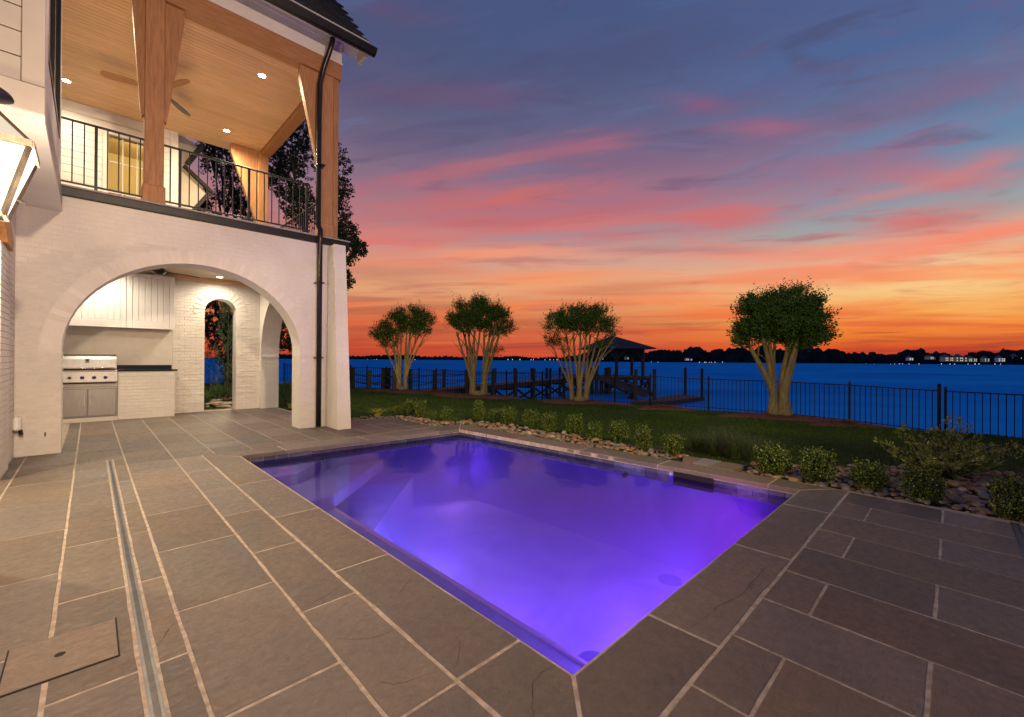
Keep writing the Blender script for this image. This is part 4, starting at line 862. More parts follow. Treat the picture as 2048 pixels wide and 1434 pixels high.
crape(B4,'thick trunked crape myrtle at the right with a dense round crown',st4,[((-.85,3.2),(.62,.62),2.0),((-.35,3.45),(.75,.68),2.4),((.25,3.5),(.75,.70),2.6),((.8,3.35),(.75,.70),2.4),((1.15,2.95),(.6,.6),1.5),((-.5,2.95),(.95,.48),2),((.5,2.85),(.95,.5),2),((1.0,2.45),(.45,.35),.6),((-1.0,2.6),(.4,.35),.5),((1.65,2.85),(.22,.2),.10)],20000,21,.16,.24,.085,zs=.75)
for b_,r1,r2 in ((B1,1.9,1.2),(B2,2.2,1.1),(B3,2.2,1.0),(B4,1.9,.9)): mulch(b_,r1,r2)
for px_,py_ in ((1330,816),(1690,848),(870,792)): mulch(tb(px_,py_,-.42),1.2,.4,'mulch_patch')
# ---- boxwoods
def boxmesh(seed,h=.42,r=.15,n=300):
    rr=np.random.RandomState(seed); a=rr.uniform(0,2*np.pi,n); q=rr.uniform(0,1,n)**.5; zz=rr.uniform(.05,.80,n)*h
    env=r*(.55+.75*np.sin(np.pi*np.clip(zz/h*.85+.15,0,1))); C=np.c_[np.cos(a)*q*env,np.sin(a)*q*env,zz]; D=np.c_[np.cos(a)*.55*q,np.sin(a)*.55*q,np.full(n,1.0)]+rr.normal(size=(n,3))*.18
    return sprigs(C,D,rr.uniform(.07,.16,n)*h/.42,8,.033,.6,.66,seed)
bm=[]
for sd in (1,2,3,4):
    v_,f_=boxmesh(sd); me=bpy.data.meshes.new('foliage'); me.from_pydata(v_.tolist(),[],f_.tolist()); me.materials.append(leafb); bm.append(me)
sm=[]
for sd in (1,2):
    mb=MB(); rr=random.Random(sd)
    for i in range(14):
        a=rr.uniform(0,6.28); e=Vector((math.cos(a)*rr.uniform(.05,.14),math.sin(a)*rr.uniform(.05,.14),rr.uniform(.2,.36))); mb.tube([(0,0,-.03),e*.5+Vector((0,0,.03)),e],[.006,.004,.002],5)
    o=mb.build('stem',darkbark); sm.append(o.data); bpy.data.objects.remove(o)
shr=[(802,827,808,25),(821,829,795,31),(841,836.6,798,29),(864,840.5,820,23),(893,844.5,812,30),(958,842.5,798,29),(989,842.3,815,31),(1017,848.7,812,37),(1062,857.3,815,44),(1098.5,866,822,36),(1149.4,870.5,825,44),(1189,883.7,841,40),(1238,887,838,50),(1285.6,903.5,847,42),(1343.6,911,863,52),(1546,951,885,80),(1634.5,968,891,78),(1736,983.4,915,78),(1843.5,1007,926,84),(2036,1046,944,95)]
SN=['boxwood by the yellow grass','second boxwood from the yellow grass','boxwood at the patio corner','low boxwood before the pool corner','boxwood at the far pool corner','lone upright boxwood','first boxwood of the close row','second boxwood of the close row','broad third boxwood','narrow fourth boxwood','boxwood below the gazebo','small sixth boxwood','widest row boxwood','boxwood after the widest one','last row boxwood','boxwood by the valve pads','boxwood at the near pool corner','boxwood left of the laurel','boxwood before the laurel','boxwood at the right edge']
names=['smallest boxwood beside the yellow grass clump','tall leafy boxwood just right of the yellow grass','boxwood behind the bulge of stones at the patio corner','low boxwood half hidden between two taller ones left of the pool corner','boxwood nearest the left side of the far pool corner','upright boxwood standing alone below the second crape myrtle','boxwood first in the close row along the long coping','boxwood second in the close row along the long coping','broad boxwood below the third crape myrtle','narrow boxwood in the row directly below the third crape myrtle','boxwood in the row below the gazebo','small boxwood between the two widest in the coping row','widest boxwood in the middle of the coping row','boxwood pressed against the right of the widest one','last boxwood of the coping row before the long grasses','boxwood just right of the stone valve pads','boxwood opposite the near right pool corner','boxwood beside the end of the right paving, left of the laurel','boxwood in front of the spreading laurel bush','boxwood at the right edge of the photo']
rr=random.Random(5)
SH=[]
for i,((px_,yb,yt,wd),nm) in enumerate(zip(shr,names)):
    p=gp(px_,yb,-.03); dep=p.x*FW.x+p.y*FW.y; hh=(yb-yt)/F*dep; ww=wd/F*dep
    t=empty('boxwood_shrub',(p.x,p.y,-.04),nm,'shrub','young boxwoods planted in the river stones'); t.rotation_euler=(0,0,rr.uniform(0,6.28)); SH.append((p.x,p.y))
    sc=(ww/.56,ww/.56,hh/.47)
    for nm_,me in (('foliage',bm[i%4]),('stem',sm[i%2])):
        o=bpy.data.objects.new(nm_,me); COL.objects.link(o); o.parent=t; o.scale=sc
# ---- grasses
def tuft(name,p,label,cat,n,h,r,mat,seed,group=None,lean=1.0,wid=.010):
    rr=np.random.RandomState(seed); v=[];f=[]
    for i in range(n):
        a=rr.uniform(0,6.28); r0=r*.25*rr.uniform(0,1); L=h*rr.uniform(.6,1.15); out=r*rr.uniform(.3,1.2)*lean; b=np.array([math.cos(a)*r0,math.sin(a)*r0,0]); d=np.array([math.cos(a),math.sin(a),0]); s=np.array([-d[1],d[0],0])*wid/2; k=len(v)
        for j,tt_ in enumerate((0,.35,.7,1)):
            c=b+d*out*tt_**1.7+np.array([0,0,L*(tt_-.42*tt_**3)]); w_=(1-tt_*.85); v.append(tuple(c+s*w_)); v.append(tuple(c-s*w_))
        for j in range(3): f.append((k+2*j,k+2*j+1,k+2*j+3,k+2*j+2))
    t=empty(name,p,label,cat,group); fast('blades',v,f,mat,t); return t
p=gp(755,833,-.03); tuft('yellow_grass',(p.x,p.y,-.04),'bright yellow grass clump beside the far edge of the patio','grass clump',170,.30,.30,grassy,3,wid=.012)
p=gp(787,826,-.03); tuft('yellow_grass',(p.x+.1,p.y,-.04),'smaller yellow green grass tuft between the bright clump and the boxwoods','grass clump',80,.26,.22,grassy,4,wid=.010)
for i,(px_,py_,s,l) in enumerate(((1425,905,.50,'fine arching liriope clump left of the valve pads'),(1470,912,.55,'fullest arching liriope clump behind the valve pads'),(1508,918,.50,'liriope clump leaning against the boxwood right of the pads'),(1450,893,.55,'liriope clump at the back on the lawn side'),(1395,897,.42,'thin liriope clump beside the last boxwood of the coping row'))):
    p=gp(px_,py_,-.05); tuft('liriope_clump',(p.x,p.y,-.07),l,'grass clump',210,.50*s/.5,.45*s/.5,grassl,20+i,'liriope clumps behind the valve pads',wid=.006)
# ---- spreading laurel at right
t=T('spreading_laurel',gp(1900,965,-.08),'wide low bush with yellow green leaves near the right edge','bush'); b0=Vector(t.r.location); rr=random.Random(8); mb=MB(); CC=[];DD=[];LL=[]
def tipto(px_,py_,dep): return pd(px_,dep)+Vector((0,0,H-(py_-726)/F*dep))
dep0=b0.x*FW.x+b0.y*FW.y
tips=[(1762,893,5.0),(1800,870,5.3),(1815,852,5.4),(1850,868,5.5),(1880,856,5.4),(1895,842,5.3),(1915,848,5.4),(1935,862,5.4),(1960,885,5.3),(1985,892,5.3),(2020,890,5.2),(2046,896,5.2),(1790,900,5.0),(1830,905,4.8),(1870,900,4.8),(1910,905,4.7),(1950,908,4.8),(1990,905,5.0),(1850,930,4.5),(1905,935,4.5),(1945,925,4.6),(1820,925,4.7),(1980,925,4.9),(1780,915,4.9),(1925,880,5.1),(1840,888,5.1),(1870,880,5.2),(1945,896,5.1),(2000,915,4.9)]
for (x,y,dp) in tips:
    e=tipto(x,y,dp-.1); m=(b0+e)/2+Vector((0,0,.05)); mb.tube([b0,m,e],[.012,.008,.003],5)
    for s in np.linspace(.35,1,11):
        c=(b0*(1-s)**2+m*2*s*(1-s)+e*s*s); CC.append(c+Vector((rr.gauss(0,.035),rr.gauss(0,.035),rr.gauss(0,.02)))); d=(e-b0).normalized(); DD.append(Vector((d.x*.7+rr.gauss(0,.25),d.y*.7+rr.gauss(0,.25),.75))); LL.append(.08)
t.p('stem',mb,darkbark)
C=np.array([tuple(c) for c in CC]); D=np.array([tuple(c) for c in DD]); v1,f1=sprigs(C,D,np.array(LL),10,.047,.5,.36,4); t.p('foliage',_arr(v1,f1),leafl)
# ---- river stones
rmesh=[]
for k in range(7):
    r_=random.Random(k+40); mb=MB(); n=10; prof=[]
    vs=[];ff=[]; el=6
    ph=[r_.uniform(0,6) for _ in range(4)]
    for i in range(1,el):
        th_=math.pi*i/el
        for j in range(n):
            a=2*math.pi*j/n; q_=1+.10*math.sin(2*a+ph[0])+.07*math.sin(3*a+ph[1]+th_*2)+.05*math.cos(th_*3+ph[2]); vs.append((math.sin(th_)*math.cos(a)*q_,math.sin(th_)*math.sin(a)*q_*.78,math.cos(th_)*.58*q_))
    vs=[(0,0,.58)]+vs+[(0,0,-.58)]; m1=len(vs)-1
    for j in range(n): ff.append((0,1+j,1+(j+1)%n)); ff.append((m1,1+(el-2)*n+(j+1)%n,1+(el-2)*n+j))
    for i in range(el-2):
        for j in range(n): ff.append((1+i*n+j,1+(i+1)*n+j,1+(i+1)*n+(j+1)%n,1+i*n+(j+1)%n))
    rmesh.append((vs,ff))
def inpoly(x,y,P):
    c=False; j=len(P)-1
    for i in range(len(P)):
        if (P[i][1]>y)!=(P[j][1]>y) and x<(P[j][0]-P[i][0])*(y-P[i][1])/(P[j][1]-P[i][1])+P[i][0]: c=not c
        j=i
    return c
bedA=[(5.52,-1.2),(5.52,1.1),(5.40,6.98),(4.86,7.05),(4.70,7.36),(4.84,8.38),(4.76,8.80),(3.62,8.82),(3.62,9.25),(4.6,9.3),(5.05,9.05),(5.35,8.55),(5.15,7.95),(5.25,7.5),(5.75,7.25),(6.05,6.4),(6.02,5),(6.0,3.6),(6.05,2.65),(5.95,2.5),(5.95,1.8),(6.35,1.5),(7.1,.7),(7.6,-.2),(7.8,-1.2)]
soilb=MB().prism([(x,y) for x,y in bedA],-.09,-.055); tag(soilb.build('planting_bed',soil),kind='structure')
pads=[(5.45,5.95,1.78,2.66)]
pl=[]; rr=random.Random(77); tries=0
cell={}
while tries<26000 and len(pl)<1500:
    tries+=1; y=rr.uniform(-1.2,9.3); x=rr.uniform(3.6,7.8)
    if not inpoly(x,y,bedA): continue
    if any(a<x<b and c<y<d for a,b,c,d in pads): continue
    s=rr.uniform(.026,.062)*(1.0 if x<6.3 else 1.1)
    if y>8.6: s*=.6
    if x<5.56 and y<7: s=min(s,.04)
    key=(int(x/.15),int(y/.15)); ok=True
    for i in (-1,0,1):
        for j in (-1,0,1):
            for (a,b,c) in cell.get((key[0]+i,key[1]+j),()):
                if math.hypot(a-x,b-y)<(c+s)*.72: ok=False
    if not ok: continue
    cell.setdefault(key,[]).append((x,y,s)); pl.append((x,y,s))
pl.sort(key=lambda q_:-q_[2]/math.hypot(q_[0],q_[1]))
sme={}
rest=[MB() for _ in stones]
cn=['tan','grey','rust','pale','brown']
def where(x,y):
    if y>8.5: return 'in the pale gravel strip behind the patio corner'
    if y>6.9: return 'in the curve of stones beyond the far pool corner'
    if y>4.8: return 'beside the far half of the long pool coping'
    if y>2.7: return 'beside the near half of the long pool coping'
    if y>1.2: return 'around the valve pads by the coping'
    if x<6.0: return 'along the end of the right hand paving'
    return 'in the wide bed in front of the laurel bush'
shp=['rounded','flat','small oval']
for i,(x,y,s) in enumerate(pl):
    k=rr.randrange(7); m_=rr.choices(range(5),(5,3,2,3,2))[0]; sx_,sy_,sz_=s*rr.uniform(.95,1.35),s*rr.uniform(.8,1.1),s*rr.uniform(.75,1.1)
    z=-.05+sz_*.42+rr.uniform(0,.02)+(0.03 if rr.random()<.18 else 0); M=Matrix.Translation((x,y,z))@Matrix.Rotation(rr.uniform(0,6.28),4,'Z')@Matrix.Rotation(rr.uniform(-.3,.3),4,'X')@Matrix.Diagonal((sx_,sy_,sz_,1))
    if i<290:
        if (k,m_) not in sme:
            me=bpy.data.meshes.new('river_stone'); me.from_pydata(rmesh[k][0],[],rmesh[k][1]); me.polygons.foreach_set('use_smooth',[True]*len(me.polygons)); me.materials.append(stones[m_]); sme[(k,m_)]=me
        o=inst(sme[(k,m_)],'river_stone',None,M); jn=min(range(len(SH)),key=lambda j_:(SH[j_][0]-x)**2+(SH[j_][1]-y)**2); ex_=x-SH[jn][0]; ey_=y-SH[jn][1]
        side=('on the pool side of' if ex_<-.12 else 'on the lawn side of' if ex_>.12 else 'left of' if ey_>0 else 'right of')
        if side.startswith('on') and abs(ey_)>.22: side='toward the left of' if ey_>0 else 'toward the right of'
        if math.hypot(ex_,ey_)>1.2: side='well away from'
        tag(o,'%s %s %s stone %s the %s'%(('tiny','small','medium','large')[min(3,int((s-.026)/.010))],shp[k%3].replace('small ',''),cn[m_],side,SN[jn]),'stone','river stones in the bed beside the pool')
    else: rest[m_].add([M@Vector(v_) for v_ in rmesh[k][0]],rmesh[k][1])
allv=[];allf=[];
for i,mb in enumerate(rest):
    if mb.v: o=mb.build('river_stones',stones[i],None,True); tag(o,kind='stuff')
# ---- lawn blades
rg=np.random.RandomState(3); N=190000
dp=6+ (rg.uniform(0,1,N)**.8)*17; la=rg.uniform(-.95,1.5,N)*dp
x=RT.x*la+FW.x*dp; y=RT.y*la+FW.y*dp
keep=[]
bx=[p[0] for p in bedA]
def bedx(yy): 
    return np.interp(yy,[-1.2,-.2,.7,1.5,1.8,2.65,3.6,5,6.4,7.25,7.5,7.95,8.55,9.05,9.3,9.31],[7.8,7.6,7.1,6.35,5.95,6.15,6.15,6.2,6.3,6.0,5.5,5.5,5.6,5.2,4.6,3.7])
m_=(x>bedx(y)+rg.uniform(-.05,.05,N))&(x<17.6)&(y>-3); x=x[m_]; y=y[m_]
FLa=np.array(FL)
def fd(xx,yy):
    best=np.full(len(xx),1e9); sg=np.ones(len(xx))
    for (ax,ay),(bx_,by) in zip(FL[:-1],FL[1:]):
        dx,dy=bx_-ax,by-ay; tt_=np.clip(((xx-ax)*dx+(yy-ay)*dy)/(dx*dx+dy*dy),0,1); d=np.hypot(ax+dx*tt_-xx,ay+dy*tt_-yy); c=dx*(yy-ay)-dy*(xx-ax); u_=d<best; best=np.where(u_,d,best); sg=np.where(u_,np.where(c>0,1,-1),sg)
    return best*sg
k=fd(x,y)<.0; x=x[k]; y=y[k]
for sx0,sy0 in SH:
    k=(np.hypot(x-sx0,y-sy0)>rg.uniform(.22,.34,len(x)))|(x<5); x=x[k]; y=y[k]
for b_,r1 in ((B1,1.2),(B2,1.4),(B3,1.4),(B4,1.3)):
    k=np.hypot(x-b_.x,y-b_.y)>r1*rg.uniform(.75,1.1,len(x)); x=x[k];y=y[k]
z=-.08-.045*np.maximum(0,x-6)+np.where(x>7,.02*np.sin(x*1.7+y*.9)+.015*np.sin(y*2.3-x),0)-.005
n=len(x); h=rg.uniform(.025,.05,n); a=rg.uniform(0,6.28,n); wv=.0035+.00045*np.hypot(x,y)
P=np.c_[x,y,z]; s=np.c_[np.cos(a),np.sin(a),np.zeros(n)]*wv[:,None]; tp=P+np.c_[rg.normal(0,.018,n),rg.normal(0,.018,n),h]
v_=np.empty((n,3,3)); v_[:,0]=P-s; v_[:,1]=P+s; v_[:,2]=tp
tag(fast('grass',v_.reshape(-1,3),np.arange(n*3).reshape(-1,3),grassb),kind='stuff')
# ---- plants behind the house
def treebig(base,label,crown,nl,seed,size,limbs,cat='tree',mat=leaft,trunk=(.16,4),name='shade_tree'):
    t=T(name,base,label,cat,'trees behind the house'); b=Vector(base); mb=MB(); rr=random.Random(seed)
    mb.tube([b+Vector((0,0,-.3)),b+Vector((.05,.02,trunk[1]*.5)),b+Vector((.1,0,trunk[1]))],[trunk[0],trunk[0]*.8,trunk[0]*.6],9)
    for c,e,w_ in crown:
        c=b+Vector(rl(*c)); s=b+Vector((.08,0,trunk[1]*rr.uniform(.5,1))); m=(s+c)/2+Vector((rr.uniform(-.3,.3),rr.uniform(-.3,.3),rr.uniform(-.2,.5)))
        mb.tube([s,m,c],[trunk[0]*.45,trunk[0]*.25,.02],6)
        for q_ in range(5):
            d=Vector((rr.gauss(0,1),rr.gauss(0,1),rr.gauss(0,.7))).normalized(); mb.tube([c*.55+m*.45,c+d*e[0]*.45,c+d*e[0]*.95],[.03,.018,.006],5)
    t.p('trunk',mb,darkbark)
    ls=[(tuple(b+Vector(rl(*c))),(e[0],e[0],e[1]),w_) for c,e,w_ in crown]; C,D=lobes(ls,nl//9,seed,.25); D=D+np.random.RandomState(seed).normal(size=D.shape)*.5
    v1,f1=sprigs(C,D,np.full(len(C),size*2.2),9,size,.6,.75,seed); t.p('crown',_arr(v1,f1),mat); return t
bt=pd(640,15.8,-.2)
def cr(px_,py_,dep,rx_,rz_,w_): return (((px_-640)/F*15.8,H-(py_-719)/F*15.8+.2,dep),(rx_,rz_),w_)
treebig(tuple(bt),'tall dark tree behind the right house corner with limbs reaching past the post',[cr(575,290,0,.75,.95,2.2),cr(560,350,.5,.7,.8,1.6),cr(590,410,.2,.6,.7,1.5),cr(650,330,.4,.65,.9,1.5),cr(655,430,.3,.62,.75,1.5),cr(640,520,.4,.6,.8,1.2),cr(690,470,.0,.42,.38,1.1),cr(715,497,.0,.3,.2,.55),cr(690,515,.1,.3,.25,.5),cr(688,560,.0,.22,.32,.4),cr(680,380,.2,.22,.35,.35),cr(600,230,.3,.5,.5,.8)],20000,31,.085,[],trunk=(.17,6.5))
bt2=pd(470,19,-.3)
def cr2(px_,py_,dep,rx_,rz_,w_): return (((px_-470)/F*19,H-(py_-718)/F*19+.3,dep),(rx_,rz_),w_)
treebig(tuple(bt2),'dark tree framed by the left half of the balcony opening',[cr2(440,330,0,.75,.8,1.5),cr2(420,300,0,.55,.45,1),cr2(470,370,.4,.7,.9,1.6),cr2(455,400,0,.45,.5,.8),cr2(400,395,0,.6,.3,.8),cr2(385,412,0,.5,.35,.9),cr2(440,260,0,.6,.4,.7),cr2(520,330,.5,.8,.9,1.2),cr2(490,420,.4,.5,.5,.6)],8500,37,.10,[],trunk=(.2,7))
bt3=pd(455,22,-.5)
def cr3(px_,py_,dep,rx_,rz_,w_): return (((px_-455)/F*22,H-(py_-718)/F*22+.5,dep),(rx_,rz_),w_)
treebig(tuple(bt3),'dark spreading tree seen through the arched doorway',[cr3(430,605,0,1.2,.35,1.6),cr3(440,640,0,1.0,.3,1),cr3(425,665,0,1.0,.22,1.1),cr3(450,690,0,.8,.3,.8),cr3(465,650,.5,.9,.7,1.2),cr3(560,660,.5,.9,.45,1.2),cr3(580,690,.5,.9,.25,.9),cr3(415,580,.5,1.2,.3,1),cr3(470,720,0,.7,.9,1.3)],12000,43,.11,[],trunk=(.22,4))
# conifer, bushes and rocks beyond the doorway
cb_=gp(455,800,-.05); t=T('conifer_shrub',cb_,'feathery green conifer leaning into the arched doorway view','conifer'); rr=random.Random(4); CC=[];DD=[];mb=MB(); dpc=cb_.x*FW.x+cb_.y*FW.y
k_=dpc/F
for i in range(230):
    s=rr.random(); z=.1+s*3.0; w_=(.42*(1-s)**.8+.05); c=Vector(cb_)+Vector(rl((465-455)*k_-.22*s+rr.uniform(-1,1)*w_,z,rr.uniform(-1,1)*w_)); CC.append(c); DD.append(Vector(rl((-1 if c.dot(Vector((RT.x,RT.y,0)))<Vector(cb_).dot(Vector((RT.x,RT.y,0))) else 1)*.4,.9,0)))
mb.tube([cb_,cb_+Vector((0,0,3))],[.05,.01],6); t.p('trunk',mb,darkbark)
v1,f1=sprigs(np.array([tuple(c) for c in CC]),np.array([tuple(c) for c in DD]),np.full(len(CC),.32),16,.075,.35,.18,5); t.p('foliage',_arr(v1,f1),leafj)
def bush(px_,py_,w_,h,label,mat,n,seed,ls_=.04,name='garden_bush'):
    p=gp(px_,py_,-.05); dd=p.x*FW.x+p.y*FW.y; rx_=w_/F*dd/2; rz_=h/F*dd/2; t=T(name,(p.x,p.y,-.08),label,'bush','bushes beyond the porch openings')
    C,D=lobes([((p.x,p.y,rz_-.05),(rx_,rx_,rz_),1)],n//8,seed,.5); D[:,2]+=.5; v1,f1=sprigs(C,D,np.full(len(C),.1),8,ls_,.5,.5,seed); t.p('foliage',_arr(v1,f1),mat)
    mb=MB()
    for i in range(6):
        a=i*1.05; mb.tube([(p.x,p.y,-.1),(p.x+math.cos(a)*rx_*.5,p.y+math.sin(a)*rx_*.5,rz_*1.2)],[.012,.004],5)
    t.p('stem',mb,darkbark)
bush(422,790,50,95,'dark rounded bush in the left half of the doorway view',leafc,3200,51)
bush(437,800,48,26,'bright green low ground cover just beyond the doorway',leafg,2600,52,.035)
bush(462,792,30,22,'bright green ground cover at the right jamb of the doorway',leafg,1500,53,.035)
bush(572,808,44,44,'clipped round green bush seen between the two arches',leafc,2600,54,.03)
p=gp(580,815,-.03); tuft('yellow_grass',(p.x,p.y,-.05),'small yellow grass tuft beside the right pier of the arch','grass clump',60,.25,.16,grassy,8,wid=.010)
rr=random.Random(12)
for i in range(34):
    p=gp(rr.uniform(412,468),rr.uniform(797,818),-.04); s=rr.uniform(.06,.12); k=rr.randrange(7); m_=rr.choice((0,3,0,4))
    if p.y<13.05: continue
    if (k,m_) not in sme:
        me=bpy.data.meshes.new('river_stone'); me.from_pydata(rmesh[k][0],[],rmesh[k][1]); me.polygons.foreach_set('use_smooth',[True]*len(me.polygons)); me.materials.append(stones[m_]); sme[(k,m_)]=me
    o=inst(sme[(k,m_)],'edging_rock',None,Matrix.Translation((p.x,p.y,-.04+s*.3))@Matrix.Rotation(rr.uniform(0,6.28),4,'Z')@Matrix.Diagonal((s*1.5,s,s*.6,1)))
    pxr=1024+F*(p.x*RT.x+p.y*RT.y)/(p.x*FW.x+p.y*FW.y); tag(o,'%s %s rock %s, %s of the doorway view'%(('flat' if s<.08 else 'medium flat' if s<.1 else 'large flat'),cn[m_],('close to the threshold' if p.y<14.2 else 'midway back' if p.y<15.6 else 'furthest back'),('at the left jamb' if pxr<428 else 'left of centre' if pxr<440 else 'right of centre' if pxr<454 else 'at the right jamb')),'rock','rocks outside the arched doorway')
# =================================================================== FENCE
ZT=[(-9,34.5,1.05),(8,27,.95),(10.12,22.86,.87),(11.09,20.75,.83),(12.34,18.03,.765),(13.1,16.36,.74),(13.85,14.56,.715),(15.19,11.34,.695),(16.22,8.6,.68),(16.8,6.52,.64),(17.11,4.39,.625),(16.8,2.28,.61),(16.23,.29,.57),(16.29,-1.17,.54),(16.4,-6,.5)]
fn=T('garden_fence',(14,12,0),'long black metal picket fence between the lawn and the lake','fence')
pt=[Vector(p) for p in ZT[1:]]; cum=[0]
for a,b in zip(pt[:-1],pt[1:]): cum.append(cum[-1]+(b-a).length)
def onf(s):
    for i in range(len(pt)-1):
        if cum[i]<=s<=cum[i+1]+1e-6:
            return pt[i]+(pt[i+1]-pt[i])*((s-cum[i])/(cum[i+1]-cum[i]))
    return pt[-1]
def s_at(px):
    best=None
    for k in range(int(cum[-1]*50)):
        p=onf(k/50); dep=p.x*FW.x+p.y*FW.y; lat=p.x*RT.x+p.y*RT.y; x=1024+F*lat/dep; 
        if best is None or abs(x-px)<best[0]: best=(abs(x-px),k/50)
    return best[1]
ppx=[702,734,773,838,873,939,1013,1085,1160,1230,1301,1418,1550,1699,1879]
ps=[0,1.3,2.6]+[s_at(x) for x in ppx]
ps=sorted(set(round(s,2) for s in ps)); s=ps[-1]+.12; ps2=[s]+[s+2.4*i for i in range(1,3)]
pk=MB().box(-.0085,.0085,-.0085,.0085,-1.16,0).build('picket',fencem); pkm=pk.data; bpy.data.objects.remove(pk)
pm_=MB().box(-.028,.028,-.028,.028,-1.45,.06).lathe([(.0,.06),(.034,.065),(.03,.085),(0,.10)],(0,0,0),8).build('fence_post',fencem); pmm=pm_.data; bpy.data.objects.remove(pm_)
INV=Matrix.Translation((-14,-12,0))
for s in ps+ps2:
    p=onf(s); o=inst(pmm,'fence_post',fn.r,INV@Matrix.Translation(p))
    if abs(s-ps[-1])<.01: o.matrix_basis=INV@Matrix.Translation(p)@Matrix.Diagonal((1.35,1.35,1.0,1))@Matrix.Translation((0,0,.08))
allp=ps+ps2+[cum[-1]]
for a,b in zip(allp[:-1],allp[1:]):
    if b-a<.3: continue
    p,q_=onf(a),onf(b); fn.p('top_rail',MB().beam(p+Vector((0,0,-.02)),q_+Vector((0,0,-.02)),.03,.028),fencem)
    n=max(2,round((b-a)/.135))
    for i in range(1,n):
        r_=p+(q_-p)*(i/n)+Vector((0,0,-.034)); ang=math.atan2((q_-p).y,(q_-p).x); inst(pkm,'picket',fn.r,INV@Matrix.Translation(r_)@Matrix.Rotation(ang,4,'Z'))
    fn.p('bottom_rail',MB().beam(p+Vector((0,0,-1.10)),q_+Vector((0,0,-1.10)),.024,.024),fencem)
# =================================================================== DOCK
DK=-.42
def zpix(px,py,dep): return H-(py-(719.4+(px-1024)*.00715))/F*dep
dock=T('dock',tuple(pd(1240,47,DK)),'long dark timber walkway dock on piles leading out to a roofed platform','dock')
A=Vector(ld(-6.6,20.9,DK)); Bv=Vector(ld(7.9,46,DK)); du_=(Bv-A).normalized(); dn_=Vector((du_.y,-du_.x,0))  # dn: towards the right, nearer the camera
LW=(Bv-A).length; wd=.75
for sg in (-1,1): dock.p('stringer',MB().beam(A+dn_*sg*wd*.9+Vector((0,0,-.17)),Bv+dn_*sg*wd*.9+Vector((0,0,-.17)),.06,.24),pilem)
nb=int(LW/.15)
db=MB().box(-.07,.07,-wd,wd,-.02,.02).build('deck_board',deckm); dbm=db.data; bpy.data.objects.remove(db)
ang=math.atan2(du_.y,du_.x); DI=Matrix.Translation(-Vector(dock.r.location))
for i in range(nb): inst(dbm,'deck_board',dock.r,DI@Matrix.Translation(A+du_*(i*.15+.08))@Matrix.Rotation(ang,4,'Z'))
def pile(p,top,bot=-3.6,r=.13,root=dock): 
    return root.p('pile',MB().tube([(p.x,p.y,bot),(p.x,p.y,top)],[r,r*.93],12).box(p.x-r*.9,p.x+r*.9,p.y-r*.9,p.y+r*.9,top,top+.03),pilem)
bents=[0.4]+[.4+2.95*i for i in range(1,10)]
rails=[[],[]]
for i,s in enumerate(bents):
    c=A+du_*s; P_=[c+dn_*sg*(wd+.12) for sg in (-1,1)]
    for k,p in enumerate(P_): pile(p,DK+1.12-.02*i,r=.125); rails[k].append(p)
    if s>3:
        for a,b,o_ in ((0,1,.0),(1,0,.05)): dock.p('cross_brace',MB().beam(P_[a]+Vector((0,0,-.5)),P_[b]+Vector((0,0,-1.6)),.05,.17),pilem)
        dock.p('cap_beam',MB().beam(P_[0]+Vector((0,0,-.38)),P_[1]+Vector((0,0,-.38)),.07,.22),pilem)
def rope(a,b,za,zb_,sag,root=dock):
    pts=[Vector((a.x+(b.x-a.x)*t,a.y+(b.y-a.y)*t,za+(zb_-za)*t-sag*4*t*(1-t))) for t in [i/8 for i in range(9)]]
    root.p('rope',MB().tube(pts,.022,6),ropem)
for k in (0,1):
    for i,(a,b) in enumerate(zip(rails[k][:-1],rails[k][1:])):
        for z_ in (.92,.52): rope(a,b,DK+z_-.02*i,DK+z_-.02*(i+1),.13)
# shore landing posts with ropes at the left
ex=[pd(704,23.6,DK),pd(768,23.2,DK),pd(776,24.4,DK),pd(690,24.5,DK)]
ex=[Vector((p.x,p.y,DK)) for p in ex]
for p in ex[:3]: pile(p,zpix(740,737,23.6),r=.15)
for a,b in ((ex[0],ex[1]),(ex[0],ex[2]),(ex[1],rails[1][0]),(ex[2],rails[0][0])):
    for z_ in (.92,.52): rope(a,b,DK+z_,DK+z_,.16)
# platform and gazebo
def Lp(lat,dep): p=ld(lat,dep,DK); return Vector((p.x,p.y,DK))
pc_=[Lp(6.6,44.6),Lp(14.35,44.6),Lp(14.35,50.6),Lp(6.6,50.6)]
for i in range(40):
    t0=i/40; a=pc_[0].lerp(pc_[3],t0+.0015); b=pc_[1].lerp(pc_[2],t0+.0015); c=pc_[1].lerp(pc_[2],t0+.0235); d=pc_[0].lerp(pc_[3],t0+.0235)
    dock.p('deck_board',MB().prism([(p.x,p.y) for p in ccw([(q_.x,q_.y) for q_ in (a,b,c,d)]) ] if False else ccw([(q_.x,q_.y) for q_ in (a,b,c,d)]),DK-.02,DK+.02),deckm)
for a,b in zip(pc_,pc_[1:]+pc_[:1]): dock.p('rim_joist',MB().beam(a+Vector((0,0,-.17)),b+Vector((0,0,-.17)),.06,.28),pilem)
for la,de in ((6.9,44.8),(9.2,44.75),(11.9,44.8),(14.2,44.8),(6.9,50.3),(10.5,50.3),(14.2,50.3),(14.2,47.5)): pile(Lp(la,de),DK-.03,r=.14)
for a,b in (((9.2,44.7),(11.9,44.7)),((11.9,44.7),(14.2,44.7)),((14.25,44.8),(14.25,47.5))):
    for u1,u2 in ((-.35,-1.6),(-1.6,-.35)): dock.p('cross_brace',MB().beam(Lp(*a)+Vector((0,0,u1)),Lp(*b)+Vector((0,0,u2)),.05,.2),pilem)
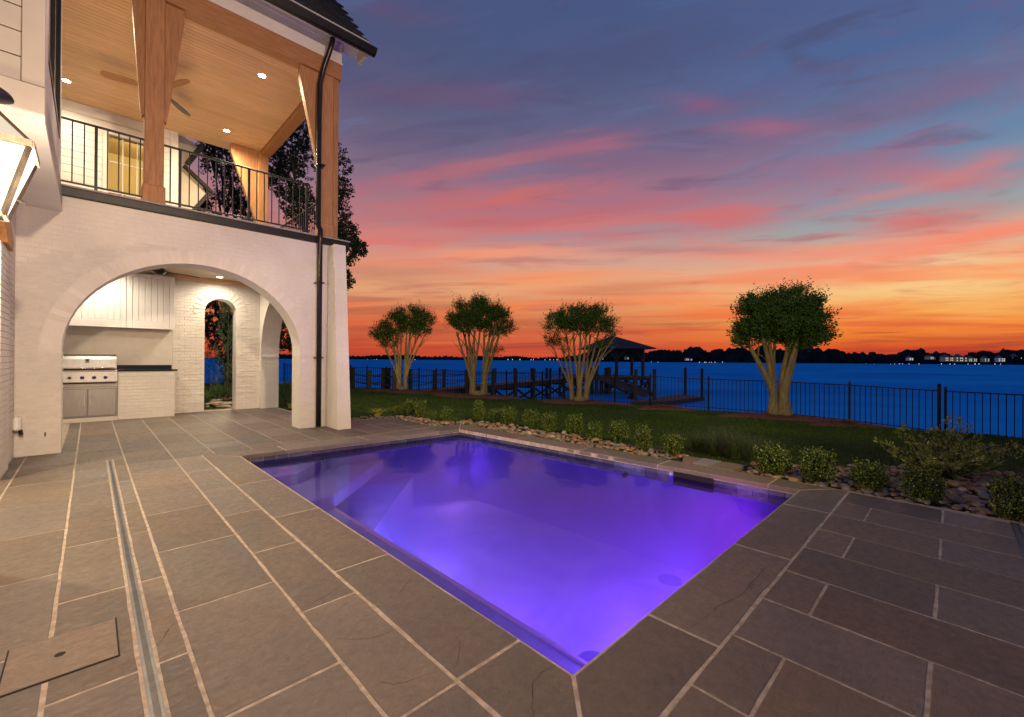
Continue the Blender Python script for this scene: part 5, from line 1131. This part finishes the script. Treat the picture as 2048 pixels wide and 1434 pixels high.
for px_,dp_,ty in ((1184,45,736),(1193,44.6,737),(1219,44.4,735),(1212,46,736)): pile(pd(px_,dp_),zpix(px_,ty,dp_),r=.19)
gz_=T('dock_gazebo',tuple(Lp(11,47.4)),'open timber gazebo with a dark hipped roof at the end of the dock','gazebo')
gx=[(8.9,45.4),(13.75,45.4),(13.75,49.6),(8.9,49.6),(11.0,45.4)]
ze=zpix(1240,697,46.5)
for la,de in gx[:4]+[(10.95,45.3)]:
    p=Lp(la,de); gz_.p('post',MB().beam(p,Vector((p.x,p.y,ze)),.26,.26),pilem)
gm={}
for i,(a,b) in enumerate(((gx[0],gx[1]),(gx[1],gx[2]),(gx[2],gx[3]),(gx[3],gx[0]))):
    p,q_=Lp(*a),Lp(*b); gz_.p('eave_beam',MB().beam(Vector((p.x,p.y,ze-.1)),Vector((q_.x,q_.y,ze-.1)),.16,.30),pilem)
    d=(q_-p).normalized()
    for s_,e_ in ((p,d),(q_,-d)): gz_.p('knee_brace',MB().beam(Vector((s_.x,s_.y,ze-1.15)),Vector((s_.x,s_.y,ze-.2))+e_*.95,.14,.14),pilem)
p=Lp(10.95,45.3)
for sg in (-1,1): gz_.p('knee_brace',MB().beam(Vector((p.x,p.y,ze-1.15)),Vector((p.x,p.y,ze-.2))+Vector((RT.x,RT.y,0))*.95*sg,.14,.14),pilem)
ap=Vector((*Lp(10.95,47.4).xy,zpix(1240,671,47.4))); co=[Lp(7.7,44.2),Lp(14.75,44.2),Lp(14.75,50.8),Lp(7.7,50.8)]; co=[Vector((p.x,p.y,ze+.02)) for p in co]
rfm=MB()
cl=[p-Vector((0,0,.10)) for p in co]
rfm.add(co+[ap]+cl,[(0,1,4),(1,2,4),(2,3,4),(3,0,4),(8,7,6,5),(0,5,6,1),(1,6,7,2),(2,7,8,3),(3,8,5,0)]); gz_.p('roof',rfm,roofd)
# gangway and floating dock
fz=-1.85
gw_=T('gangway',tuple(pd(1240,40,-1)),'sloping gangway ramp from the gazebo platform down to the floating dock','gangway')
g0,g1=pd(1206,43.5),pd(1302,37.6); g0=Vector((g0.x,g0.y,DK-.02)); g1=Vector((g1.x,g1.y,fz+.12)); sd=(g1-g0).normalized().cross(Vector((0,0,1))).normalized()*.55
for sg in (-1,1):
    gw_.p('side_beam',MB().beam(g0+sd*sg,g1+sd*sg,.08,.38),deckm)
n=30
for i in range(n): c=g0.lerp(g1,(i+.5)/n); gw_.p('tread',MB().beam(c-sd,c+sd,.17,.03),deckm)
gw_.p('float_barrel',MB().beam(g0.lerp(g1,.72)+Vector((0,0,.1)),g0.lerp(g1,.60)+Vector((0,0,-1.1)),.4,.35),pilem)
fd_=T('floating_dock',tuple(pd(1355,37,fz)),'low floating dock held by tall piles at the right of the gazebo','floating dock')
fp=[pd(1262,33.2),pd(1330,33.4),pd(1409,38.3),pd(1360,41.0)]
fp=ccw([(p.x,p.y) for p in fp])
fd_.p('frame',MB().prism(fp,fz-.45,fz-.03),pilem)
v0,v1_,v2_,v3=[Vector((p[0],p[1],0)) for p in fp]
m=26
for i in range(m):
    a=v0.lerp(v1_,(i+.04)/m);b=v0.lerp(v1_,(i+.94)/m);c=v3.lerp(v2_,(i+.94)/m);d=v3.lerp(v2_,(i+.04)/m); fd_.p('deck_board',MB().prism(ccw([(q_.x,q_.y) for q_ in (a,b,c,d)]),fz-.028,fz+.01),deckm)
for px_,dp_,ty,rr_,lb_ in ((1272,35.2,738,.145,'mooring pile nearest the gangway with its top level with the fence rail'),(1309,34.8,737.5,.15,'thick mooring pile standing at the near corner of the floating dock'),(1371,40.5,735,.135,'tall mooring pile at the back edge of the floating dock'),(1404,38.8,736.5,.125,'rightmost tall mooring pile of the floating dock')):
    p=pd(px_,dp_); o=MB().tube([(p.x,p.y,-3.6),(p.x,p.y,zpix(px_,ty,dp_))],[rr_,rr_*.95],12).build('mooring_pile',pilem); tag(o,lb_,'pile','mooring piles around the floating dock')
# =================================================================== FAR SHORE
def shoreline(name,segs,seed,label):
    """lumpy woodland: segs = (px0,px1,depth,height px) read left to right"""
    rr=random.Random(seed); V=[];Fc=[]
    # base icosphere-like lump
    base=[];bf=[];n=7;el=4
    base=[(0,0,1)]
    for i in range(1,el):
        t_=math.pi*.5*i/(el-1)
        for j in range(n): a=2*math.pi*j/n; base.append((math.sin(t_)*math.cos(a),math.sin(t_)*math.sin(a),math.cos(t_)))
    for j in range(n): bf.append((0,1+j,1+(j+1)%n))
    for i in range(el-2):
        for j in range(n): bf.append((1+i*n+j,1+(i+1)*n+j,1+(i+1)*n+(j+1)%n,1+i*n+(j+1)%n))
    for x0,x1,dep,h0,h1,wv in segs:
        mpp=dep/F; x=x0
        while x<x1:
            t_=(x-x0)/(x1-x0); hp_=h0+(h1-h0)*t_; hp_*=1+wv*math.sin(x*.09+seed)*.5+wv*.4*math.sin(x*.031+2)
            for lay in range(3):
                dd=dep*(1+lay*.035+rr.uniform(0,.02)); p=pd(x+rr.uniform(-2,2),dd); hh=hp_*dd/F*(.55+.22*lay)*rr.uniform(.8,1.12)+3.5*0; rr2=max(hh*.35,hh*rr.uniform(.35,.6),3*mpp)
                k=len(V); jit=rr.uniform(0,6.28)
                for bx_,by_,bz_ in base:
                    q_=1+rr.uniform(-.12,.12); V.append((p.x+(bx_*math.cos(jit)-by_*math.sin(jit))*rr2*q_,p.y+(bx_*math.sin(jit)+by_*math.cos(jit))*rr2*q_,-2.3+bz_*hh*q_))
                for f_ in bf: Fc.append(tuple(i+k for i in f_))
            x+=max(2.2,hp_*.22)
    o=fast(name,V,Fc,shore); tag(o,kind='stuff'); return o
shoreline('far_woods',[(560,1110,2300,9,7.2,.25),(1080,1260,2400,7,8,.2)],3,'')
shoreline('far_woods',[(1130,1240,1150,12,25,.3),(1230,1440,1100,26,24,.22),(1430,1530,1050,25,32,.2),(1530,1640,1050,33,30,.1),(1640,1790,1050,27,20,.15),(1770,1850,1020,20,30,.2),(1850,1900,1000,29,20,.2),(1890,2010,1000,22,24,.3),(2000,2180,980,28,30,.3),(2180,2500,950,30,22,.2)],8,'')
tag(MB().add([tuple(pd(x,d)+Vector((0,0,-2.15))) for x,d in ((-2500,2250),(1300,2250),(1130,1090),(2700,930),(5200,3800),(-2500,5200))],[(0,1,2,3,4,5)]).build('far_shore_ground',shore),kind='structure')
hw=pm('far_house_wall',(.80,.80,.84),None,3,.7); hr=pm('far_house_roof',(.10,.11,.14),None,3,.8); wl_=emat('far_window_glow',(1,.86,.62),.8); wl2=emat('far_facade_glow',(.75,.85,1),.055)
def farhouse(px_,w_,py_,h_,label,lit,two=True):
    dep=985; k=dep/F; p=pd(px_,dep); zb_=zpix(px_,py_,dep); t=T('lakeside_house',(p.x,p.y,zb_),label,'house','houses on the far shore')
    r=Vector((RT.x,RT.y,0)); f_=Vector((FW.x,FW.y,0)); W_=w_*k*.8; H_=h_*k
    def bx(l0,l1,d0,d1,z0,z1):
        o_=Vector((p.x,p.y,zb_)); return MB().add([o_+r*a+f_*b+Vector((0,0,c)) for c in (z0,z1) for a,b in ((l0,d0),(l1,d0),(l1,d1),(l0,d1))],[(0,3,2,1),(4,5,6,7),(0,1,5,4),(1,2,6,5),(2,3,7,6),(3,0,4,7)])
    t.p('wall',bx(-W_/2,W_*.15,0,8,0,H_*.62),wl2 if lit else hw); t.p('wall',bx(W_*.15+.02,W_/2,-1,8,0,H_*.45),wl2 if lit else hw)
    o_=Vector((p.x,p.y,zb_))
    for l0,l1,z0,z1 in ((-W_*.55,W_*.2,H_*.62,H_),(W_*.12,W_*.55,H_*.45,H_*.75)):
        a=[o_+r*l0+f_*-1.5+Vector((0,0,z0)),o_+r*l1+f_*-1.5+Vector((0,0,z0)),o_+r*l1+f_*9+Vector((0,0,z0)),o_+r*l0+f_*9+Vector((0,0,z0)),o_+r*((l0+l1)/2-(l1-l0)*.2)+f_*4+Vector((0,0,z1)),o_+r*((l0+l1)/2+(l1-l0)*.2)+f_*4+Vector((0,0,z1))]
        t.p('roof',MB().add(a,[(0,1,5,4),(1,2,5),(2,3,4,5),(3,0,4),(3,2,1,0)]),hr)
    n=max(2,int(w_/4))
    for i in range(n):
        for z in ((.12,.4) if two else (.12,)):
            if (i*7+int(px_))%3: l=-W_/2+W_*(i+.3)/n; t.p('window',bx(l,l+W_*.4/n,-1.6,-1.1,H_*z,H_*(z+.14)),wl_)
for a in ((1822,11,721,9,'small dim pale house leftmost on the far right shore',0),(1863,18,719,9,'pale flat fronted house standing alone high on the far shore',1),(1896,24,723,14,'pale two storey house just left of the brightest house on the far shore',1),(1922,26,724,16,'brightest largest white house on the far shore',1),(1945,20,724,12,'low house with lit terrace right of the brightest house',1),(1973,12,724,12,'narrow pale gabled house between dark trees on the far shore',1),(2003,16,724,13,'dark two storey house with few lit windows near the right edge',0),(2034,22,724,16,'large dark gabled house at the far right edge',0),(1254,9,719,7,'small lit house seen under the dock gazebo roof',1),(1203,10,719,6,'small lit house behind the third crape myrtle stems',0),(1378,16,721,6,'low pale house on the far shore right of the gazebo',0)): farhouse(*a)
rr=random.Random(6); cols=[('warm',(1,.75,.4)),('white',(.85,.9,1)),('amber',(1,.6,.2))]
lm=[emat('shore_light_%s'%c[0],c[1],2.5) for c in cols]
lights=[(x,728-.0,985) for x in (1727,1733,1741,1749,1756,1781,1789,1799,1805,1818,1838,1883,1900,1909,1936,1950,1958,1990,2001,2012,2038)]+[(x,724.5,1040) for x in (1271,1279,1303,1316,1399,1409,1412,1419,1423,1430,1445)]+[(x,718.8,2240) for x in (735,748,753,830,1016,1025,1040,1062,1067,1090,1100,1107,1114)]
lights.append((1805,727,980))
for i,(x,y,d) in enumerate(lights):
    c=rr.randrange(3); p=pd(x,d); z=H-(y-(719.4+(x-1024)*.00715))/F*d; s=d/F*.55*rr.uniform(.6,1.2)
    m_=lm[c]
    if 1800<=x<=1810: m_=emat('shore_light_blue',(.2,.25,1),3)
    mb=MB().lathe([(0,-s),(s*.7,-s*.7),(s,0),(s*.7,s*.7),(0,s)],(p.x,p.y,z),8).tube([(p.x,p.y,-2.3),(p.x,p.y,z)],s*.15,4)
    o=mb.build('shore_light',m_); w_='beneath the lit houses of the right shore' if x>1700 else ('on the wooded shore behind the dock' if x>1200 else 'on the farthest low shore at the left')
    hs_=[(1822,'the small dim leftmost house'),(1863,'the flat fronted pale house'),(1896,'the pale two storey house'),(1922,'the brightest white house'),(1945,'the low terrace house'),(1973,'the narrow gabled house'),(2003,'the dark two storey house'),(2034,'the large dark gabled house'),(1740,'the boats at the left end of the lit shore'),(1785,'the dark bluff before the houses'),(1275,'the gazebo, between its posts'),(1310,'the rightmost gazebo post'),(1378,'the low house past the gazebo'),(1430,'the fence post past the floating dock'),(745,'the house corner, before the leftmost myrtle'),(830,'the leftmost myrtle'),(1030,'the second myrtle'),(1065,'the gap between the second and third myrtles'),(1105,'the left edge of the third myrtle')]
    hn=min(hs_,key=lambda q_:abs(q_[0]-x)); w_='%s %s'%(('just left of' if x<hn[0]-3 else 'just right of' if x>hn[0]+3 else 'directly below'),hn[1])
    tag(o,'%s light %s'%({0:'warm',1:'white',2:'amber'}[c] if m_ in lm else 'blue',w_),'light','lights along the far shore')
